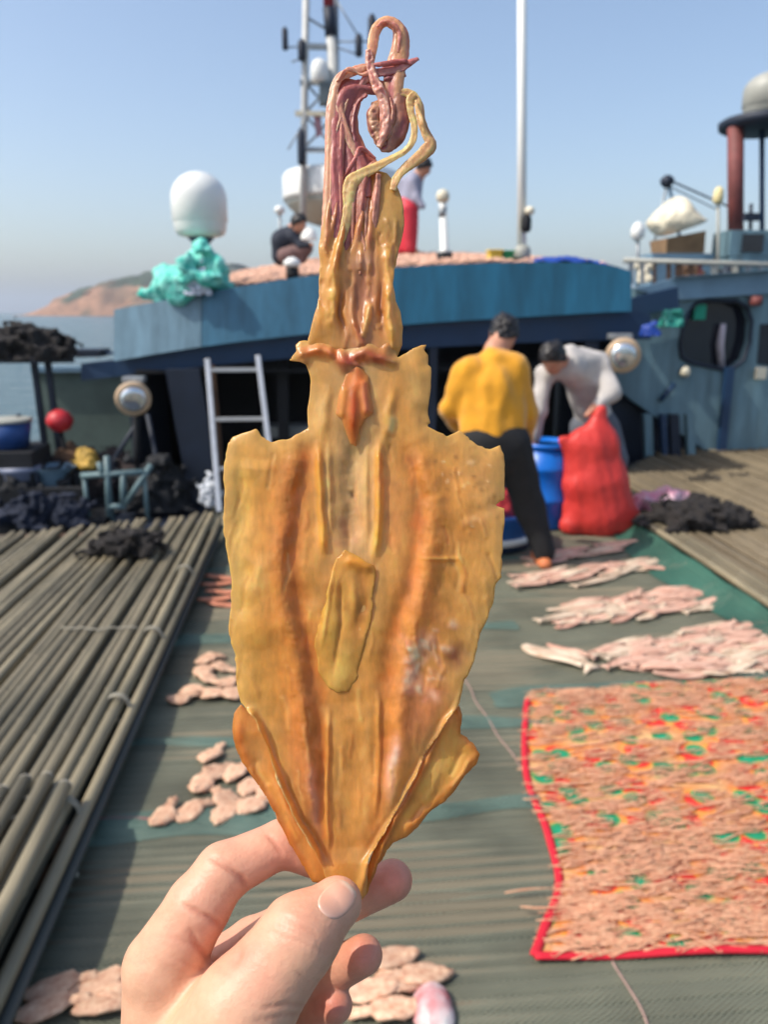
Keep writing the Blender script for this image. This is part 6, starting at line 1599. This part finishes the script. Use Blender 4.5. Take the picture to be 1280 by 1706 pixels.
for k in range(6): crease([(470 + 9 * k, 1522 + 5 * k), (492 + 9 * k, 1536 + 5 * k)], 2.6, .25, .18, (200, 140, 110))
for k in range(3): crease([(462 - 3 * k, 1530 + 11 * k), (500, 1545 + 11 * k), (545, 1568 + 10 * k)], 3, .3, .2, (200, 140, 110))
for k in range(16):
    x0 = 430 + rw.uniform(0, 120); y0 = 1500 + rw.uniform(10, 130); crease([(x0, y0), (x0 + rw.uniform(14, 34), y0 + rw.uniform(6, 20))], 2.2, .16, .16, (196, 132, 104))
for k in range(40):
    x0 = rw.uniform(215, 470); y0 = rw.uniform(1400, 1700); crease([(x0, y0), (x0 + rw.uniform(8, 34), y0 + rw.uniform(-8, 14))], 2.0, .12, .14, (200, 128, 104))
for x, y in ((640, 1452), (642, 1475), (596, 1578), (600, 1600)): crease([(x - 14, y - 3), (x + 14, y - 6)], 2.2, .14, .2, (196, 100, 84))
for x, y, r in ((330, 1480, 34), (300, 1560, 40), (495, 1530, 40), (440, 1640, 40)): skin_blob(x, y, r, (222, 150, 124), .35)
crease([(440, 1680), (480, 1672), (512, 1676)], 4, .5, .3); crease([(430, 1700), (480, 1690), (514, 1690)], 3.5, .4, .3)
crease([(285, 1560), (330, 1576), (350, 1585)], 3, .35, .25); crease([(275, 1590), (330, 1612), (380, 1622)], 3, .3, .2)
nzv = fbm(V / 3.0, 71, 2)
sk = np.clip(sk * (1 + .07 * fbm(V / 4.0, 72, 3)[:, None] * np.array([.6, 1, 1.1]) + .03 * vnoise(V / .8, 73)[:, None]), .01, .9)
V = V + Nn * (disp + .05 * nzv)[:, None]
M_hand = mat('hand_skin', L(232, 184, 152), .48, .06, 120, attr='Col', bump=.4, bscale=650, sss=.2, spec=.45)
hand = empty('hand', mm_world(np.array(HP(320, 2080, 6))), 'hand pinching the tail of the large dried squid between thumb and fingers', 'hand')
keep = F[np.all(V[F][:, :, 1] > -231.2, 1)]
make('fingers_and_palm', mm_world(V), keep, M_hand, hand, True, cols=sk)
# forearm below the frame, coarser, overlapping the wrist
Vw, Fw = nets(hand_f, (-130, -480, -330), (40, -226, -120), 3.2); Vw = relax(Vw, Fw, 1)
keep = Fw[np.all(Vw[Fw][:, :, 1] < -228.5, 1)]
make('forearm', mm_world(Vw), keep, M_hand, hand, True, cols=np.tile(lin((212, 164, 132)), (len(Vw), 1)))
def sleeve_f(p):
    d = chain(p, [wrist[0][2] * .35 + wrist[0][1] * .65, wrist[0][2], wrist[0][3]], [hr(175), hr(185), hr(215)], 5)
    return d + 1.2 * fbm(p / 22.0, 7, 2).astype(np.float32)
Vs, Fs = nets(sleeve_f, (-150, -560, -345), (60, -262, -100), 4.0); make('sleeve', mm_world(relax(Vs, Fs, 1)), Fs, mat('dark_sleeve', L(48, 52, 62), .85, .2, 30, bump=.3), hand, True)
# nails: patches lying on the finger surface
def nail(cx, cy, ax, rl, rw, view, m, lift=.16, name='nail'):
    v, f = [], []; na, nr_ = 28, 7
    ang = math.radians(ax)
    pts2 = [(0, 0)]
    for r in range(1, nr_ + 1):
        for k in range(na):
            t = 2 * math.pi * k / na; u = math.copysign(abs(math.cos(t)) ** .72, math.cos(t)) * rl * r / nr_; w = math.copysign(abs(math.sin(t)) ** .8, math.sin(t)) * rw * r / nr_
            pts2.append((u * math.cos(ang) - w * math.sin(ang), u * math.sin(ang) + w * math.cos(ang)))
    pts2 = np.array(pts2); X, Y = cx + pts2[:, 0], cy + pts2[:, 1]
    o = np.full(len(X), view, float)
    for _ in range(60):
        o = o - np.clip(hand_f(cam_mm(X, Y, o).astype(np.float32)), -1.5, 1.5) * -1 * (-.8)
    rr = np.concatenate([[0], np.repeat(np.arange(1, nr_ + 1) / nr_, na)])
    T = cam_mm(X, Y, o + lift * (1 - .55 * rr ** 6)); B = cam_mm(X, Y, o - 1.0); n = len(X)
    for k in range(na): f.append((0, 1 + k, 1 + (k + 1) % na))
    for r in range(nr_ - 1):
        for k in range(na):
            a = 1 + r * na + k; b = 1 + r * na + (k + 1) % na; f.append((a, a + na, b + na, b))
    for k in range(na):
        a = 1 + (nr_ - 1) * na + k; b = 1 + (nr_ - 1) * na + (k + 1) % na; f.append((a, a + n, b + n, b))
    f = [q[::-1] for q in f]
    tip = np.clip(pts2 @ np.array([math.cos(ang), math.sin(ang)]) / rl, -1, 1)
    c = lin((222, 168, 142)) * np.ones((n, 1)); a = np.clip((tip - .72) * 6, 0, 1)[:, None]; c = c * (1 - a) + lin((236, 206, 180)) * a
    a = np.clip((-tip - .62) * 3, 0, 1)[:, None] * .5; c = c * (1 - a) + lin((232, 192, 172)) * a
    return make(name, mm_world(np.vstack([T, B])), f, m, hand, True, cols=np.vstack([c, c]))
M_nail = mat('finger_nail', L(240, 186, 168), .25, .03, 50, attr='Col', spec=.5, sss=.1)
nail(562, 1498, -48, 33, 27, 26, M_nail)

# ================================================================== sea air
q = MB(); q.box((0, 2350, 40.0), (8200, 5700, 85.0))
hm = bpy.data.materials.new('sea_haze'); hm.use_nodes = True
hn = hm.node_tree; hn.nodes.clear()
ho = hn.nodes.new('ShaderNodeOutputMaterial'); hv = hn.nodes.new('ShaderNodeVolumePrincipled')
hv.inputs['Color'].default_value = (.82, .90, 1.0, 1); hv.inputs['Density'].default_value = 0.0005; hv.inputs['Anisotropy'].default_value = 0.3
hn.links.new(hv.outputs[0], ho.inputs['Volume'])
hz_o = q.build('haze', hm); tag(hz_o, 'thin bluish sea haze over the water', 'haze', kind='stuff')
